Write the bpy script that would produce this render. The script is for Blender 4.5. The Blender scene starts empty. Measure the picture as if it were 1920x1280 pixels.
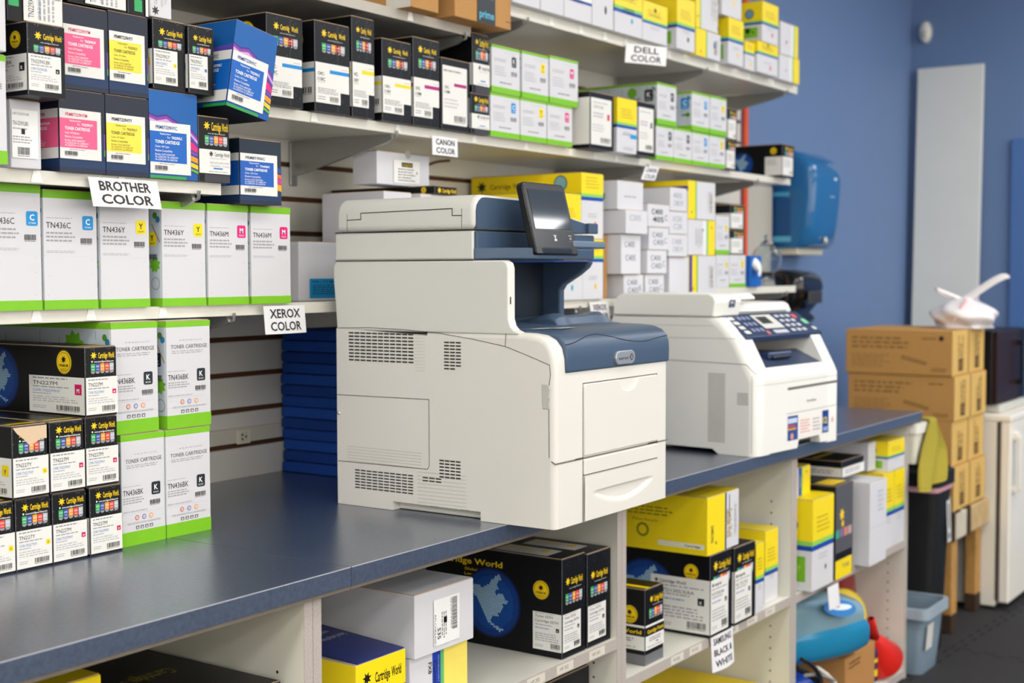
LK=14; EXPO=0.17; WIN_FILL=2.8
import bpy, bmesh, math, random
from mathutils import Vector, Matrix
rad=math.radians
sc=bpy.context.scene
COL=sc.collection
# ------------------------------------------------------------------ materials
def lin(c):
    if isinstance(c,str):
        c=c.lstrip('#'); c=[int(c[i:i+2],16)/255 for i in (0,2,4)]
        return tuple(x/12.92 if x<=.04045 else ((x+.055)/1.055)**2.4 for x in c)
    return tuple(c)
MATS={}
def mat(col,rough=.42,metal=0.,noise=.05,scale=40.,bump=0.,spec=.4,trans=0.,alpha=1.,ior=1.45,emit=0.,name=None,coat=0.):
    key=(col,rough,metal,noise,scale,bump,spec,trans,alpha,ior,emit,coat)
    if key in MATS: return MATS[key]
    c=lin(col)
    m=bpy.data.materials.new(name or 'ink_'+str(col).strip('#')); m.use_nodes=True
    nt=m.node_tree; b=nt.nodes['Principled BSDF']
    b.inputs['Roughness'].default_value=rough; b.inputs['Metallic'].default_value=metal
    b.inputs['Specular IOR Level'].default_value=spec; b.inputs['IOR'].default_value=ior
    b.inputs['Transmission Weight'].default_value=trans; b.inputs['Alpha'].default_value=alpha
    b.inputs['Coat Weight'].default_value=coat
    b.inputs['Base Color'].default_value=(*c,1)
    if noise>0 or bump>0:
        tc=nt.nodes.new('ShaderNodeTexCoord'); n=nt.nodes.new('ShaderNodeTexNoise')
        n.inputs['Scale'].default_value=scale; n.inputs['Detail'].default_value=4
        nt.links.new(tc.outputs['Object'],n.inputs['Vector'])
    if noise>0:
        r=nt.nodes.new('ShaderNodeMix'); r.data_type='RGBA'
        r.inputs[6].default_value=(*[min(1,x*(1-noise)) for x in c],1); r.inputs[7].default_value=(*[min(1,x*(1+noise)) for x in c],1)
        nt.links.new(n.outputs['Fac'],r.inputs[0]); nt.links.new(r.outputs[2],b.inputs['Base Color'])
    if bump>0:
        bp=nt.nodes.new('ShaderNodeBump'); bp.inputs['Strength'].default_value=bump; bp.inputs['Distance'].default_value=.002
        nt.links.new(n.outputs['Fac'],bp.inputs['Height']); nt.links.new(bp.outputs['Normal'],b.inputs['Normal'])
    if emit>0:
        b.inputs['Emission Color'].default_value=(*c,1); b.inputs['Emission Strength'].default_value=emit
    MATS[key]=m; return m
def glass(col,rough=.05,ior=1.45,name='clear_plastic'):
    return mat(col,rough=rough,noise=0,spec=.5,trans=1.,ior=ior,name=name)
# ------------------------------------------------------------------ text cache
TXT={}
def text_mesh(s,bold=0,serif=0):
    k=(s,bold)
    if k in TXT: return TXT[k]
    cu=bpy.data.curves.new('lettering','FONT'); cu.body=s; cu.size=1; cu.resolution_u=2; cu.offset=.018*bold; cu.fill_mode='FRONT'
    o=bpy.data.objects.new('lettering',cu)
    me=o.to_mesh()
    vs=[(v.co.x,v.co.y) for v in me.vertices]; fs=[tuple(p.vertices) for p in me.polygons]
    o.to_mesh_clear(); bpy.data.objects.remove(o); bpy.data.curves.remove(cu)
    if vs:
        x0=min(v[0] for v in vs); x1=max(v[0] for v in vs)
    else: x0,x1=0,1
    r=(vs,fs,x0,max(x1-x0,1e-4)); TXT[k]=r; return r
CAP=.70
# ------------------------------------------------------------------ mesh builder
EPS=.00022
class Face:
    def __init__(s,o,U,V,w,h):
        s.o=Vector(o); s.U=Vector(U).normalized(); s.V=Vector(V).normalized(); s.w=w; s.h=h; s.n=s.U.cross(s.V)
    def p(s,u,v,L=0): return s.o+s.U*(u*s.w)+s.V*(v*s.h)+s.n*(EPS*L)
    def sub(s,u0,v0,u1,v1): return Face(s.p(u0,v0),s.U,s.V,s.w*(u1-u0),s.h*(v1-v0))
    def rot(s):   # quarter turn: reading direction runs up
        return Face(s.p(1,0),s.V,-s.U,s.h,s.w)
    def rotd(s):  # reading direction runs down
        return Face(s.p(0,1),-s.V,s.U,s.h,s.w)
    def flip(s): return Face(s.p(1,1),-s.U,-s.V,s.w,s.h)
class MB:
    def __init__(s): s.v=[]; s.f=[]; s.m=[]; s.sm=[]; s.mats=[]; s.L0=0
    def mi(s,m):
        if isinstance(m,(str,tuple)): m=mat(m)
        if m not in s.mats: s.mats.append(m)
        return s.mats.index(m)
    def add(s,vs,fs,m,smooth=False):
        b=len(s.v); s.v+= [tuple(v) for v in vs]; i=s.mi(m)
        for f in fs: s.f.append(tuple(b+k for k in f)); s.m.append(i); s.sm.append(smooth)
    def quad(s,a,b,c,d,m): s.add([a,b,c,d],[(0,1,2,3)],m)
    def rect(s,F,u0,v0,u1,v1,m,L=1): s.add([F.p(u0,v0,L+s.L0),F.p(u1,v0,L+s.L0),F.p(u1,v1,L+s.L0),F.p(u0,v1,L+s.L0)],[(0,1,2,3)],m)
    def poly(s,F,pts,m,L=1): s.add([F.p(u,v,L+s.L0) for u,v in pts],[tuple(range(len(pts)))],m)
    def rrect(s,F,u0,v0,u1,v1,r,m,L=1):   # r in metres
        pts=[]; W=(u1-u0)*F.w; H=(v1-v0)*F.h; r=min(r,W/2,H/2)
        for cx,cy,a0 in ((W-r,r,-90),(W-r,H-r,0),(r,H-r,90),(r,r,180)):
            for k in range(5):
                a=rad(a0+k*22.5); pts.append((u0+(cx+r*math.cos(a))/F.w, v0+(cy+r*math.sin(a))/F.h))
        s.poly(F,pts,m,L)
    def disc(s,F,u,v,r,m,L=1,n=20,ry=None):
        ry=ry or r
        s.poly(F,[(u+r*math.cos(2*math.pi*k/n)/F.w,v+ry*math.sin(2*math.pi*k/n)/F.h) for k in range(n)],m,L)
    def star(s,F,u,v,r,m,L=1,n=7,inner=.48,ph=.3):
        pts=[]
        for k in range(2*n):
            q=r if k%2==0 else r*inner; a=math.pi*k/n+ph
            pts.append((u+q*math.cos(a)/F.w,v+q*math.sin(a)/F.h))
        c=F.p(u,v,L+s.L0); vs=[c]+[F.p(*p,L+s.L0) for p in pts]
        s.add(vs,[(0,1+k,1+(k+1)%(2*n)) for k in range(2*n)],m)
    def text(s,F,t,u,v,h,w=None,m='#111111',bold=0,L=2,al='l',wmax=None):
        """lower-left corner at (u,v); h cap height and w width as fractions of the face"""
        vs,fs,x0,tw=text_mesh(t,bold)
        if not fs: return
        sy=h*F.h/CAP; sx=sy if w is None else w*F.w/tw
        if wmax and sx*tw>wmax*F.w: sx=wmax*F.w/tw
        off=0
        if al=='c': off=-tw*sx/2
        if al=='r': off=-tw*sx
        s.add([F.p(u+((x-x0)*sx+off)/F.w, v+y*sy/F.h, L+s.L0) for x,y in vs],fs,m)
    def greek(s,F,u0,v0,u1,v1,n,m='#8a8a90',L=2,seed=1,fill=.45):
        R=random.Random(seed*7+n); lh=(v1-v0)/n
        for i in range(n):
            u=u0; end=u1-(u1-u0)*R.random()*.25; vv=v1-(i+1)*lh
            while u<end:
                q=min(end,u+(u1-u0)*(.05+.13*R.random()))
                s.rect(F,u,vv+lh*(.5-fill/2),q,vv+lh*(.5+fill/2),m,L); u=q+(u1-u0)*.03
    def bars(s,F,u0,v0,u1,v1,m='#222222',L=2,seed=3,n=22):
        R=random.Random(seed); u=u0; st=(u1-u0)/n
        while u<u1-st*.3:
            q=st*(.35+.9*R.random()); s.rect(F,u,v0,min(u1,u+q),v1,m,L); u+=q+st*(.3+.6*R.random())
        s.greek(F,u0,v0-(v1-v0)*.28,u1,v0-(v1-v0)*.06,1,'#555555',L)
    def box(s,x0,y0,z0,x1,y1,z1,m,ch=.0012,front=None,left=None,top=None,edge=None):
        ch=min(ch,(x1-x0)*.3,(y1-y0)*.3,(z1-z0)*.3)
        X=(x0,x1);Y=(y0,y1);Z=(z0,z1); vs=[];id={}
        for i in (0,1):
            for j in (0,1):
                for k in (0,1):
                    for a in range(3):
                        p=[X[i],Y[j],Z[k]]
                        for q,(idx) in enumerate((i,j,k)):
                            if q!=a: p[q]+= ch*(1 if idx==0 else -1)
                        id[i,j,k,a]=len(vs); vs.append(tuple(p))
        g=lambda i,j,k,a:id[i,j,k,a]
        def fl(f,rev): return tuple(reversed(f)) if rev else f
        F=[];M=[]
        def face(f,mm): F.append(f);M.append(mm)
        edge=edge or m
        for i in (0,1): face(fl((g(i,0,0,0),g(i,0,1,0),g(i,1,1,0),g(i,1,0,0)),i==1),(left if i==0 and left else m))
        for j in (0,1): face(fl((g(0,j,0,1),g(1,j,0,1),g(1,j,1,1),g(0,j,1,1)),j==1),(front if j==0 and front else m))
        for k in (0,1): face(fl((g(0,0,k,2),g(0,1,k,2),g(1,1,k,2),g(1,0,k,2)),k==1),(top if k==1 and top else m))
        for i in (0,1):
            for j in (0,1): face(fl((g(i,j,0,0),g(i,j,0,1),g(i,j,1,1),g(i,j,1,0)),(i+j)%2==0),edge)
        for i in (0,1):
            for k in (0,1): face(fl((g(i,0,k,0),g(i,1,k,0),g(i,1,k,2),g(i,0,k,2)),(i+k)%2==0),edge)
        for j in (0,1):
            for k in (0,1): face(fl((g(0,j,k,1),g(0,j,k,2),g(1,j,k,2),g(1,j,k,1)),(j+k)%2==0),edge)
        for i in (0,1):
            for j in (0,1):
                for k in (0,1): face(fl((g(i,j,k,0),g(i,j,k,1),g(i,j,k,2)),(i+j+k)%2==1),edge)
        for f,mm in zip(F,M): s.add([vs[q] for q in f],[tuple(range(len(f)))],mm)
    def prism(s,pts,axis,a,b,m,smooth=False,cap=None):
        """extrude polygon pts along axis from a to b. axis 'x': pts=(y,z); 'y': (x,z); 'z': (x,y)"""
        def P(p,t): return (t,p[0],p[1]) if axis=='x' else ((p[0],t,p[1]) if axis=='y' else (p[0],p[1],t))
        n=len(pts); vs=[P(p,a) for p in pts]+[P(p,b) for p in pts]
        ar=sum(pts[i][0]*pts[(i+1)%n][1]-pts[(i+1)%n][0]*pts[i][1] for i in range(n))
        rev=(ar<0)!=(axis=='y')
        side=[(i,(i+1)%n,n+(i+1)%n,n+i) for i in range(n)]
        caps=[tuple(reversed(range(n))),tuple(range(n,2*n))]
        if rev: side=[tuple(reversed(f)) for f in side]; caps=[tuple(reversed(f)) for f in caps]
        if b<a: side=[tuple(reversed(f)) for f in side]; caps=[tuple(reversed(f)) for f in caps]
        s.add(vs,side,m,smooth); s.add(vs,caps,cap or m)
    def tube(s,pts,r,m,n=10,smooth=True,cap=True):
        pts=[Vector(p) for p in pts]; R=r if isinstance(r,(list,tuple)) else [r]*len(pts)
        t0=(pts[1]-pts[0]).normalized(); a=Vector((0,0,1)) if abs(t0.z)<.9 else Vector((1,0,0))
        N=t0.cross(a).normalized(); rings=[]
        for i,p in enumerate(pts):
            t=(pts[min(i+1,len(pts)-1)]-pts[max(i-1,0)]).normalized()
            N=(N-t*N.dot(t)).normalized(); B=t.cross(N)
            rings.append([p+(N*math.cos(2*math.pi*k/n)+B*math.sin(2*math.pi*k/n))*R[i] for k in range(n)])
        vs=[v for r_ in rings for v in r_]; fs=[]
        for i in range(len(pts)-1):
            for k in range(n): fs.append((i*n+k,i*n+(k+1)%n,(i+1)*n+(k+1)%n,(i+1)*n+k))
        s.add(vs,fs,m,smooth)
        if cap: s.add(rings[0],[tuple(reversed(range(n)))],m); s.add(rings[-1],[tuple(range(n))],m)
    def lathe(s,prof,m,c=(0,0,0),n=28,M=None,sy=1.,closed=False):
        vs=[];fs=[];k=len(prof)
        for i in range(n):
            a=2*math.pi*i/n
            for r,z in prof:
                v=Vector((r*math.cos(a),r*math.sin(a)*sy,z)); v=(M@v if M else v)+Vector(c); vs.append(v)
        for i in range(n):
            for j in range(k-1): fs.append((i*k+j,((i+1)%n)*k+j,((i+1)%n)*k+j+1,i*k+j+1))
        s.add(vs,fs,m,True)
    def loft(s,rings,m,cap=True,smooth=True):
        n=len(rings[0]); vs=[v for r in rings for v in r]; fs=[]
        for i in range(len(rings)-1):
            for k in range(n): fs.append((i*n+k,i*n+(k+1)%n,(i+1)*n+(k+1)%n,(i+1)*n+k))
        s.add(vs,fs,m,smooth)
        if cap: s.add(rings[0],[tuple(reversed(range(n)))],m); s.add(rings[-1],[tuple(range(n))],m)
    def empty(s): return not s.f
    def build(s,name,parent=None,loc=None,rot=None,bevel=0,seg=2,subsurf=0,solid=0,label=None,ang=35,bsel=None):
        me=bpy.data.meshes.new(name); me.from_pydata(s.v,[],s.f)
        for m in s.mats: me.materials.append(m)
        me.polygons.foreach_set('material_index',s.m); me.polygons.foreach_set('use_smooth',s.sm); me.update()
        o=bpy.data.objects.new(name,me); COL.objects.link(o)
        if bevel:
            bm=bmesh.new(); bm.from_mesh(me); bmesh.ops.remove_doubles(bm,verts=bm.verts,dist=1e-5); bm.to_mesh(me); bm.free()
            md=o.modifiers.new('edge_round','BEVEL'); md.width=bevel; md.segments=seg; md.limit_method='ANGLE'; md.angle_limit=rad(ang); md.harden_normals=False
            if bsel:
                md.limit_method='WEIGHT'; at=me.attributes.new('bevel_weight_edge','FLOAT','EDGE')
                for e in me.edges:
                    a,c=me.vertices[e.vertices[0]].co,me.vertices[e.vertices[1]].co; at.data[e.index].value=1. if bsel(a,c) else 0.
            me.polygons.foreach_set('use_smooth',[True]*len(me.polygons))
            try: me.set_sharp_from_angle(angle=rad(30))
            except Exception: pass
        if solid: md=o.modifiers.new('thickness','SOLIDIFY'); md.thickness=solid; md.offset=0
        if subsurf: md=o.modifiers.new('smooth','SUBSURF'); md.levels=subsurf; md.render_levels=subsurf
        if parent: o.parent=parent
        if loc is not None: o.location=loc
        if rot is not None: o.rotation_euler=rot
        if label: o['label']=label
        return o
def tag(o,label=None,cat=None,group=None,kind=None):
    if label: o['label']=label
    if cat: o['category']=cat
    if group: o['group']=group
    if kind: o['kind']=kind
    return o
def thing(name,label,cat,loc=(0,0,0),rot=(0,0,0),group=None):
    o=bpy.data.objects.new(name,None); o.empty_display_size=.05; COL.objects.link(o); o.location=loc; o.rotation_euler=rot
    return tag(o,label,cat,group)
# ------------------------------------------------------------------ palette
BLK='#0f1013'; WHT='#eeeeee'; PAP='#e9e9e6'; YEL='#f7dc17'; GRN='#7cc21e'; NAV='#1f2c4a'; KRAFT='#b98a52'
CMYK={'C':'#1391d6','C2':'#0a63bd','M':'#e0137b','Y':'#f5dd10','K':'#1f2830','R':'#e8352a'}
kraft_edge=mat('#b79a78',rough=.8,noise=.2,scale=300)
black_card=mat(BLK,rough=.38,noise=.25,scale=60,spec=.28,name='black_printed_card')
white_card=mat('#d6d6db',rough=.45,noise=.015,scale=15,name='white_printed_card')
paper_label=mat('#e6e5e1',rough=.5,noise=.015,name='label_paper')
kraft=mat(KRAFT,rough=.75,noise=.10,scale=90,name='kraft_board')
yellow_card=mat(YEL,rough=.38,noise=.02,name='yellow_printed_card')
star_y=mat('#f6cf12',rough=.4,noise=.03,name='yellow_ink')
# ------------------------------------------------------------------ printed artwork
SQ=('#35a862','#3a55a8','#f0a030','#e34a3a','#b9bcc2')
def logo(b,F,u0,v0,u1,v1,L=1,col=None,starcol=None):
    col=col or star_y; h=(v1-v0)
    r=min(h*F.h*.8,(u1-u0)*F.w*.14)
    b.star(F,u0+r/F.w,(v0+v1)/2,r,starcol or col,L,7)
    b.poly(F,[(u0+r*1.5/F.w,v0+h*.35),(u0+r*1.9/F.w,v0+h*.5),(u0+r*.9/F.w,v0+h*.25)],BLK if col is star_y else WHT,L+1)
    x=u0+2.35*r/F.w
    b.text(F,'Cartridge',x,v0,h*.95,(u1-x)*.58,col,1,L); b.text(F,'World',x+(u1-x)*.63,v0,h*.95,(u1-x)*.37,col,1,L)
def squares(b,F,u0,v0,u1,v1,L=1):
    n=5; st=(u1-u0)/n
    for i,c in enumerate(SQ):
        a=u0+i*st; b.rect(F,a,v0,a+st*.9,v1,c,L)
        b.text(F,'100%' if i<4 else 'ISO',a+st*.1,v0+(v1-v0)*.5,(v1-v0)*.25,st*.7,'#f4f4f4',0,L+1)
        b.text(F,'test',a+st*.15,v0+(v1-v0)*.18,(v1-v0)*.16,st*.6,'#f4f4f4',0,L+1)
        d=(v1-v0)*.34; b.poly(F,[(a,v0-.004),(a+st*.1,v0-d*.7),(a+st*.45,v0-d),(a+st*.8,v0-d*.7),(a+st*.9,v0-.004)],'#9a9ca2',L)
def speckle(b,F,n,v0=0,v1=1,seed=5,L=1):
    R=random.Random(seed); r=.0005
    for i in range(n):
        u=R.random();v=v0+(v1-v0)*R.random(); b.rect(F,u-r/F.w,v-r/F.h,u+r/F.w,v+r/F.h,'#8d95a5',L)
def seal(b,F,u,v,r,L=1):
    b.disc(F,u,v,r,'#6d6316',L,28); b.disc(F,u,v,r*.92,star_y,L+1,28); b.disc(F,u,v,r*.80,'#2b2809',L+2,28); b.disc(F,u,v,r*.76,star_y,L+3,28)
    b.star(F,u,v+r*.22/F.h,r*.34,BLK,L+4); w=r*1.1/F.w
    b.text(F,'PREMIUM',u-w/2,v-r*.38/F.h,r*.22/F.h,w,BLK,1,L+4); b.text(F,'QUALITY',u-w*.35,v-r*.66/F.h,r*.17/F.h,w*.7,BLK,0,L+4)
AMER=[(-.72,.42),(-.5,.5),(-.3,.42),(-.1,.55),(.05,.72),(.3,.9),(.35,.74),(.2,.62),(.28,.45),(.1,.36),(.2,.26),(.34,.34),(.5,.2),(.62,.05),(.42,.0),(.38,-.16),(.26,-.3),(.22,-.44),(.14,-.36),(.02,-.4),(-.06,-.52),(.06,-.62),(.22,-.7),(.42,-.76),(.3,-.84),(.08,-.74),(-.12,-.58),(-.28,-.32),(-.46,.02),(-.66,.2)]
def inside(x,y,P):
    c=False;j=len(P)-1
    for i in range(len(P)):
        if (P[i][1]>y)!=(P[j][1]>y) and x<(P[j][0]-P[i][0])*(y-P[i][1])/(P[j][1]-P[i][1])+P[i][0]: c=not c
        j=i
    return c
def globe(b,F,u,v,r,L=1,n=30):
    b.disc(F,u,v,r*1.06,'#0c1d46',L,40); b.disc(F,u,v,r,'#0b347e',L+1,40)
    st=2*r/n
    for i in range(n+1):
        for j in range(int((n+1)*1.15)):
            x=-r+i*st+(st/2 if j%2 else 0); y=-r+j*st*.87
            d=math.hypot(x,y)/r
            if d>.96: continue
            land=inside(x/r,y/r,AMER)
            q=st*(.46 if land else .36)
            b.poly(F,[(u+(x+q*math.cos(rad(60*k+30)))/F.w,v+(y+q*math.sin(rad(60*k+30)))/F.h) for k in range(6)],'#a9cfe6' if land else ('#1c5fb4' if d<.8 else '#123f86'),L+2)
def badge(b,F,u,v,s,ch,L=2):   # small square code mark
    c={'C':'#2a59b5','M':'#d4145f','Y':'#f0d60a','K':'#15171b'}[ch]
    b.rect(F,u,v,u+s/F.w,v+s/F.h,c,L); b.text(F,ch,u+s*.3/F.w,v+s*.2/F.h,s*.4/F.h,None,'#ffffff' if ch!='Y' else '#3a3a10',1,L+1)
def big_badge(b,F,u,v,w,h,ch,L=2):  # rounded square colour key
    c=CMYK[ch]; b.rrect(F,u,v,u+w/F.w,v+h/F.h,w*.16,c,L)
    tc='#1b1b12' if ch=='Y' else '#ffffff'
    b.text(F,ch,u+w*.5/F.w,v+h*.38/F.h,h*.40/F.h,None,tc,1,L+1,'c')
    nm={'C':'CYAN','M':'MAGENTA','Y':'YELLOW','K':'BLACK'}[ch]
    b.text(F,nm,u+w*.2/F.w,v+h*.13/F.h,h*.12/F.h,w*.6/F.w,tc,0,L+1)
def label_text(b,F,P,L=2,compact=0):
    """printed lines on the white label; F covers the label"""
    code=P.get('code',''); 
    b.greek(F,.07,.90,.80,.97,1,'#8f9096',L,4)
    b.text(F,code,.07,.755,.10,min(.60,.075*len(code)),'#1a1b1f',0,L)
    b.greek(F,.07,.67,.78,.73,1,'#9a9ba0',L,5)
    if P.get('sub'): b.text(F,P['sub'],.07,.56,.075,.50,'#5d83c4',0,L)
    if P.get('badge'): badge(b,F,.83,.53,.12*F.w,P['badge'],L)
    b.greek(F,.07,.49,.40,.54,1,'#a0a1a6',L,6); b.greek(F,.07,.28,.9,.46,3,'#bcbcc0',L,7)
    b.greek(F,.07,.10,.36,.20,2,'#b3b3b7',L,8)
    b.bars(F,.50,.09,.92,.22,'#2a2724',L,9)
def art_cw(b,lb,Fr,Fl,Ft,P):
    st=P.get('style'); W,H=Fr.w,Fr.h
    if st in ('blank','blank2'):
        logo(b,Fr,.25,.84,.9,.93); squares(b,Fr,.25,.68,.9,.8)
        lv=.72 if st=='blank' else .62
        lb.rect(Fr,.0,.05,.84,lv-.06 if st=='blank' else lv,paper_label,1); lb.greek(Fr,.1,.3,.7,.55,3,'#a5a5aa',2); lb.bars(Fr,.55,.12,.8,.18,'#444444',2,4,10)
        if st=='blank2':
            q=.33; lb.rect(Fl,1-q,.05,1,lv,paper_label,1); lb.greek(Fl,1-q+.03,.35,.9,.55,4,'#a5a5aa',2); globe(b,Fl,.22,.42,.042); seal(b,Fl,.83,.80,.013)
        else:
            b.rect(Fl,.75,.05,1,lv-.06,'#d9d9d6',1)
    elif st=='wrap':
        logo(b,Fr,.16,.80,.95,.93); b.text(Fr,'www.cartridgeworldusa.com',.30,.74,.022,.55,'#e8e8e8',0)
        squares(b,Fr,.2,.60,.94,.715)
        lb.rrect(Fr,0,.13,1,.50,.001,paper_label,1); lb.rect(Fl,.86,.13,1,.50,paper_label,1)
        logo(lb,Fr,.30,.40,.97,.465,2,'#77777c','#3a3638')
        t=P.get('t','').split('|')
        for i,x in enumerate(t):
            if x: lb.text(Fr,x,.34,.285-.05*i,.028,.62,'#96969c',0,2)
        lb.greek(Fr,.34,.355,.9,.375,1,'#b5b5ba',2); lb.rect(Fr,.45,.2,.75,.222,'#2c7fc0',2); lb.greek(Fr,.3,.15,.95,.175,1,'#9a9a9e',2)
        b.rect(Fr,.18,.0,1,.12,'#3a3a40',1)
    elif st=='L':
        speckle(b,Fr,26); b.rect(Fr,.62,0,.66,1,'#1d1e23',1)
        logo(b,Fr,.18,.845,.86,.905); b.text(Fr,'www.cartridgeworldusa.com',.36,.80,.014,.42,'#dddddd',0)
        squares(b,Fr,.2,.685,.86,.765)
        pts=[(0,.10),(.70,.10),(.70,.235),(.95,.235),(.95,.53),(.93,.545),(.0,.545)]
        lb.poly(Fr,pts,paper_label,1); lb.rect(Fl,.86,.10,1,.545,paper_label,1)
        c={'C':'#1687d2','Y':'#efd716','M':'#b01878'}[P['badge']]
        lb.rect(Fr,.40,.435,.95,.475,c,2); lb.rect(Fl,.86,.435,1,.475,c,2); lb.bars(Fl,.88,.2,.98,.27,'#333333',2,5,10)
        a,bb=P['code'].split('|')
        lb.text(Fr,a,.06,.405,.036,.19,'#26262a',1,2); lb.text(Fr,bb,.06,.345,.036,.21,'#26262a',1,2)
        lb.greek(Fr,.06,.32,.28,.34,1,'#bbbbbb',2); lb.greek(Fr,.06,.20,.64,.27,4,'#8b8b90',2); lb.greek(Fr,.06,.13,.3,.18,2,'#9b9b9f',2)
        lb.bars(Fr,.40,.13,.64,.18,'#3a3531',2,6,14); lb.greek(Fr,.72,.49,.92,.505,1,'#aaaaaa',2)
        if P.get('seal'): seal(b,Fl,.82,.80,.026)
    elif st in ('rect','rect2'):
        speckle(b,Fr,30)
        if st=='rect':
            logo(b,Fr,.14,.73,.86,.80); b.text(Fr,'www.cartridgeworldusa.com',.30,.685,.014,.5,'#dddddd')
            squares(b,Fr,.14,.56,.86,.645); lv=(.07,.45); lu=.76; lw=.20
        else:
            logo(b,Fr,.14,.81,.92,.90); b.text(Fr,'www.cartridgeworldusa.com',.36,.765,.018,.45,'#dddddd'); squares(b,Fr,.14,.64,.9,.73); lv=(.04,.70); lu=.80; lw=.46
        lf=Fr.sub(0,lv[0],lu,lv[1]); lb.rect(lf,0,0,1,1,paper_label,1)
        sub=Fl.sub(1-lw,lv[0],1,lv[1])
        if not P.get('nside'): lb.rect(sub,0,0,1,1,paper_label,1)
        for ff in ((lf,) if P.get('nside') else (lf,sub)):
            c=P['code'].split('|'); v=.86 if st=='rect' else .70
            if st=='rect2': logo(lb,ff,.06,.87,.6,.93,2,'#3a3a3e'); lb.greek(ff,.06,.80,.95,.84,1,'#8a8a90',2)
            else: lb.greek(ff,.08,.955,.8,.98,1,'#8f8f94',2)
            lb.text(ff,c[0],.08,v,.065,.62 if st=='rect' else .66,'#2a2a2e',0,2)
            if c[1]: lb.text(ff,c[1],.08,v-.12,.065,.8,'#2a2a2e',0,2)
            lb.greek(ff,.08,.64,.7,.69,1,'#9a9aa0',2); lb.greek(ff,.08,.55,.6,.6,1,'#5d83c4',2); badge(lb,ff,.80,.52,.11*ff.w,'K',2)
            lb.greek(ff,.08,.22,.9,.46,4,'#a6a6ab',2); lb.greek(ff,.08,.07,.4,.14,2,'#a6a6ab',2); lb.bars(ff,.62,.08,.94,.2,'#3b3835',2,7)
        if P.get('seal'): seal(b,Fl,.855,.67 if st=='rect' else .78,.021)
        if P.get('brand'):
            b.text(Fl,'Cartridge World',.06,.83,.06,.52,star_y,1,1); b.text(Fl,'Global Brand',.30,.76,.03,.2,star_y,0,1); b.text(Fl,'Local Experts',.30,.71,.03,.2,star_y,0,1)
        if P.get('globe'): globe(b,Fl,.50,.46 if st=='rect' else .44,.072 if st=='rect' else .085)
        b.rect(Ft,.1,.12,.75,.5,'#d9d9d9' if st=='rect' else BLK,1); logo(b,Ft.rot(),.15,.35,.5,.6,2,star_y)
        if st=='rect2': b.rect(Ft,.05,.2,.95,.3,star_y,2)
    elif st=='band':
        speckle(b,Fr,20); logo(b,Fr,.25,.81,.95,.90); b.text(Fr,'www.cartridgeworldusa.com',.4,.765,.016,.5,'#dddddd'); squares(b,Fr,.22,.63,.95,.73)
        for ff,u1 in ((Fr,1),(Fl,1)):
            lb.rect(ff,0,.20,u1,.53,paper_label,1); lb.rect(ff,0,.385,u1,.50,BLK,2)
            lb.text(ff,'Cartridge World',.1,.415,.05,.85,star_y,1,3); lb.greek(ff,.2,.3,.9,.36,2,'#777777',3); lb.greek(ff,.1,.22,.9,.25,1,'#aaaaaa',3); lb.rect(ff,.55,.27,.68,.285,'#222222',3)
            b.rect(ff,0,0,1,.14,'#6f7074',1)
        seal(b,Fl,.75,.66,.022); b.rect(Ft,.15,0,.35,1,star_y,1)
    elif st=='gray':
        b.rect(Fr,0,.28,1,1,'#55555b',1); b.star(Fr,.35,.68,.022,star_y,2); b.star(Fr,.4,.58,.014,star_y,2)
        for i,c in enumerate(('#37a38a','#8a6f9a','#d0837a','#c4a0a0')): b.rect(Fr,.0+.24*i,.44,.2+.24*i,.53,c,2)
        b.rect(Fr,0,0,.95,.2,yellow_card,2); b.text(Fr,'TONER',.4,.1,.04,.4,'#77776a',1,3)
        b.greek(Fl,.55,.85,.95,.93,3,'#8f8426',1); b.rect(Ft,.1,.05,.9,.25,star_y,1)
    else:
        big=P.get('big'); speckle(b,Fr,24,.55,1)
        v1=.57; u1=1.0 if big else P.get('lw',.86); v0=.035 if big else .07
        if big:
            logo(b,Fr,.17,.84,.92,.925); b.disc(Fr,.22,.795,.0016,'#eeeeee',1,10); b.text(Fr,'www.cartridgeworldusa.com',.28,.78,.026,.62,'#ececec',1,1)
            squares(b,Fr,.18,.655,.92,.765)
        else:
            logo(b,Fr,.18,.79,.90,.87); b.text(Fr,'www.cartridgeworldusa.com',.34,.735,.02,.48,'#ececec',0,1)
            squares(b,Fr,.16,.625,.88,.70)
        lf=Fr.sub(0,v0,u1,v1); lb.rect(lf,0,0,1,1,paper_label,1); label_text(lb,lf,P)
        q=.15/Fl.w if big else .11/Fl.w
        sf=Fl.sub(1-q,v0,1,v1); lb.rect(sf,0,0,1,1,paper_label,1); label_text(lb,sf,P)
        if P.get('seal'): seal(b,Fl,1-(.055 if big else .03)/Fl.w,.78,.021 if big else .014)
        if P.get('globe'):
            globe(b,Fl,1-.235/Fl.w,.50,.052); b.text(Fl,'Cartridge World',1-.36/Fl.w,.78,.14,.09/Fl.w,star_y,1,1)
        if P.get('torn'):
            tr=mat('#d9bfa0',rough=.9,noise=.08,scale=200)
            b.poly(Fr,[(.02,.985),(.98,.985),(.98,.80),(.80,.80),(.62,.745),(.46,.74),(.30,.83),(.14,.90)],tr,3)
        b.rect(Ft,.08,.04,.92,.09,'#c9b112',1)
        for i in range(7): b.rect(Ft,.1+.12*i,.12,.13+.12*i,.15,'#8d8423',1)
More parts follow.
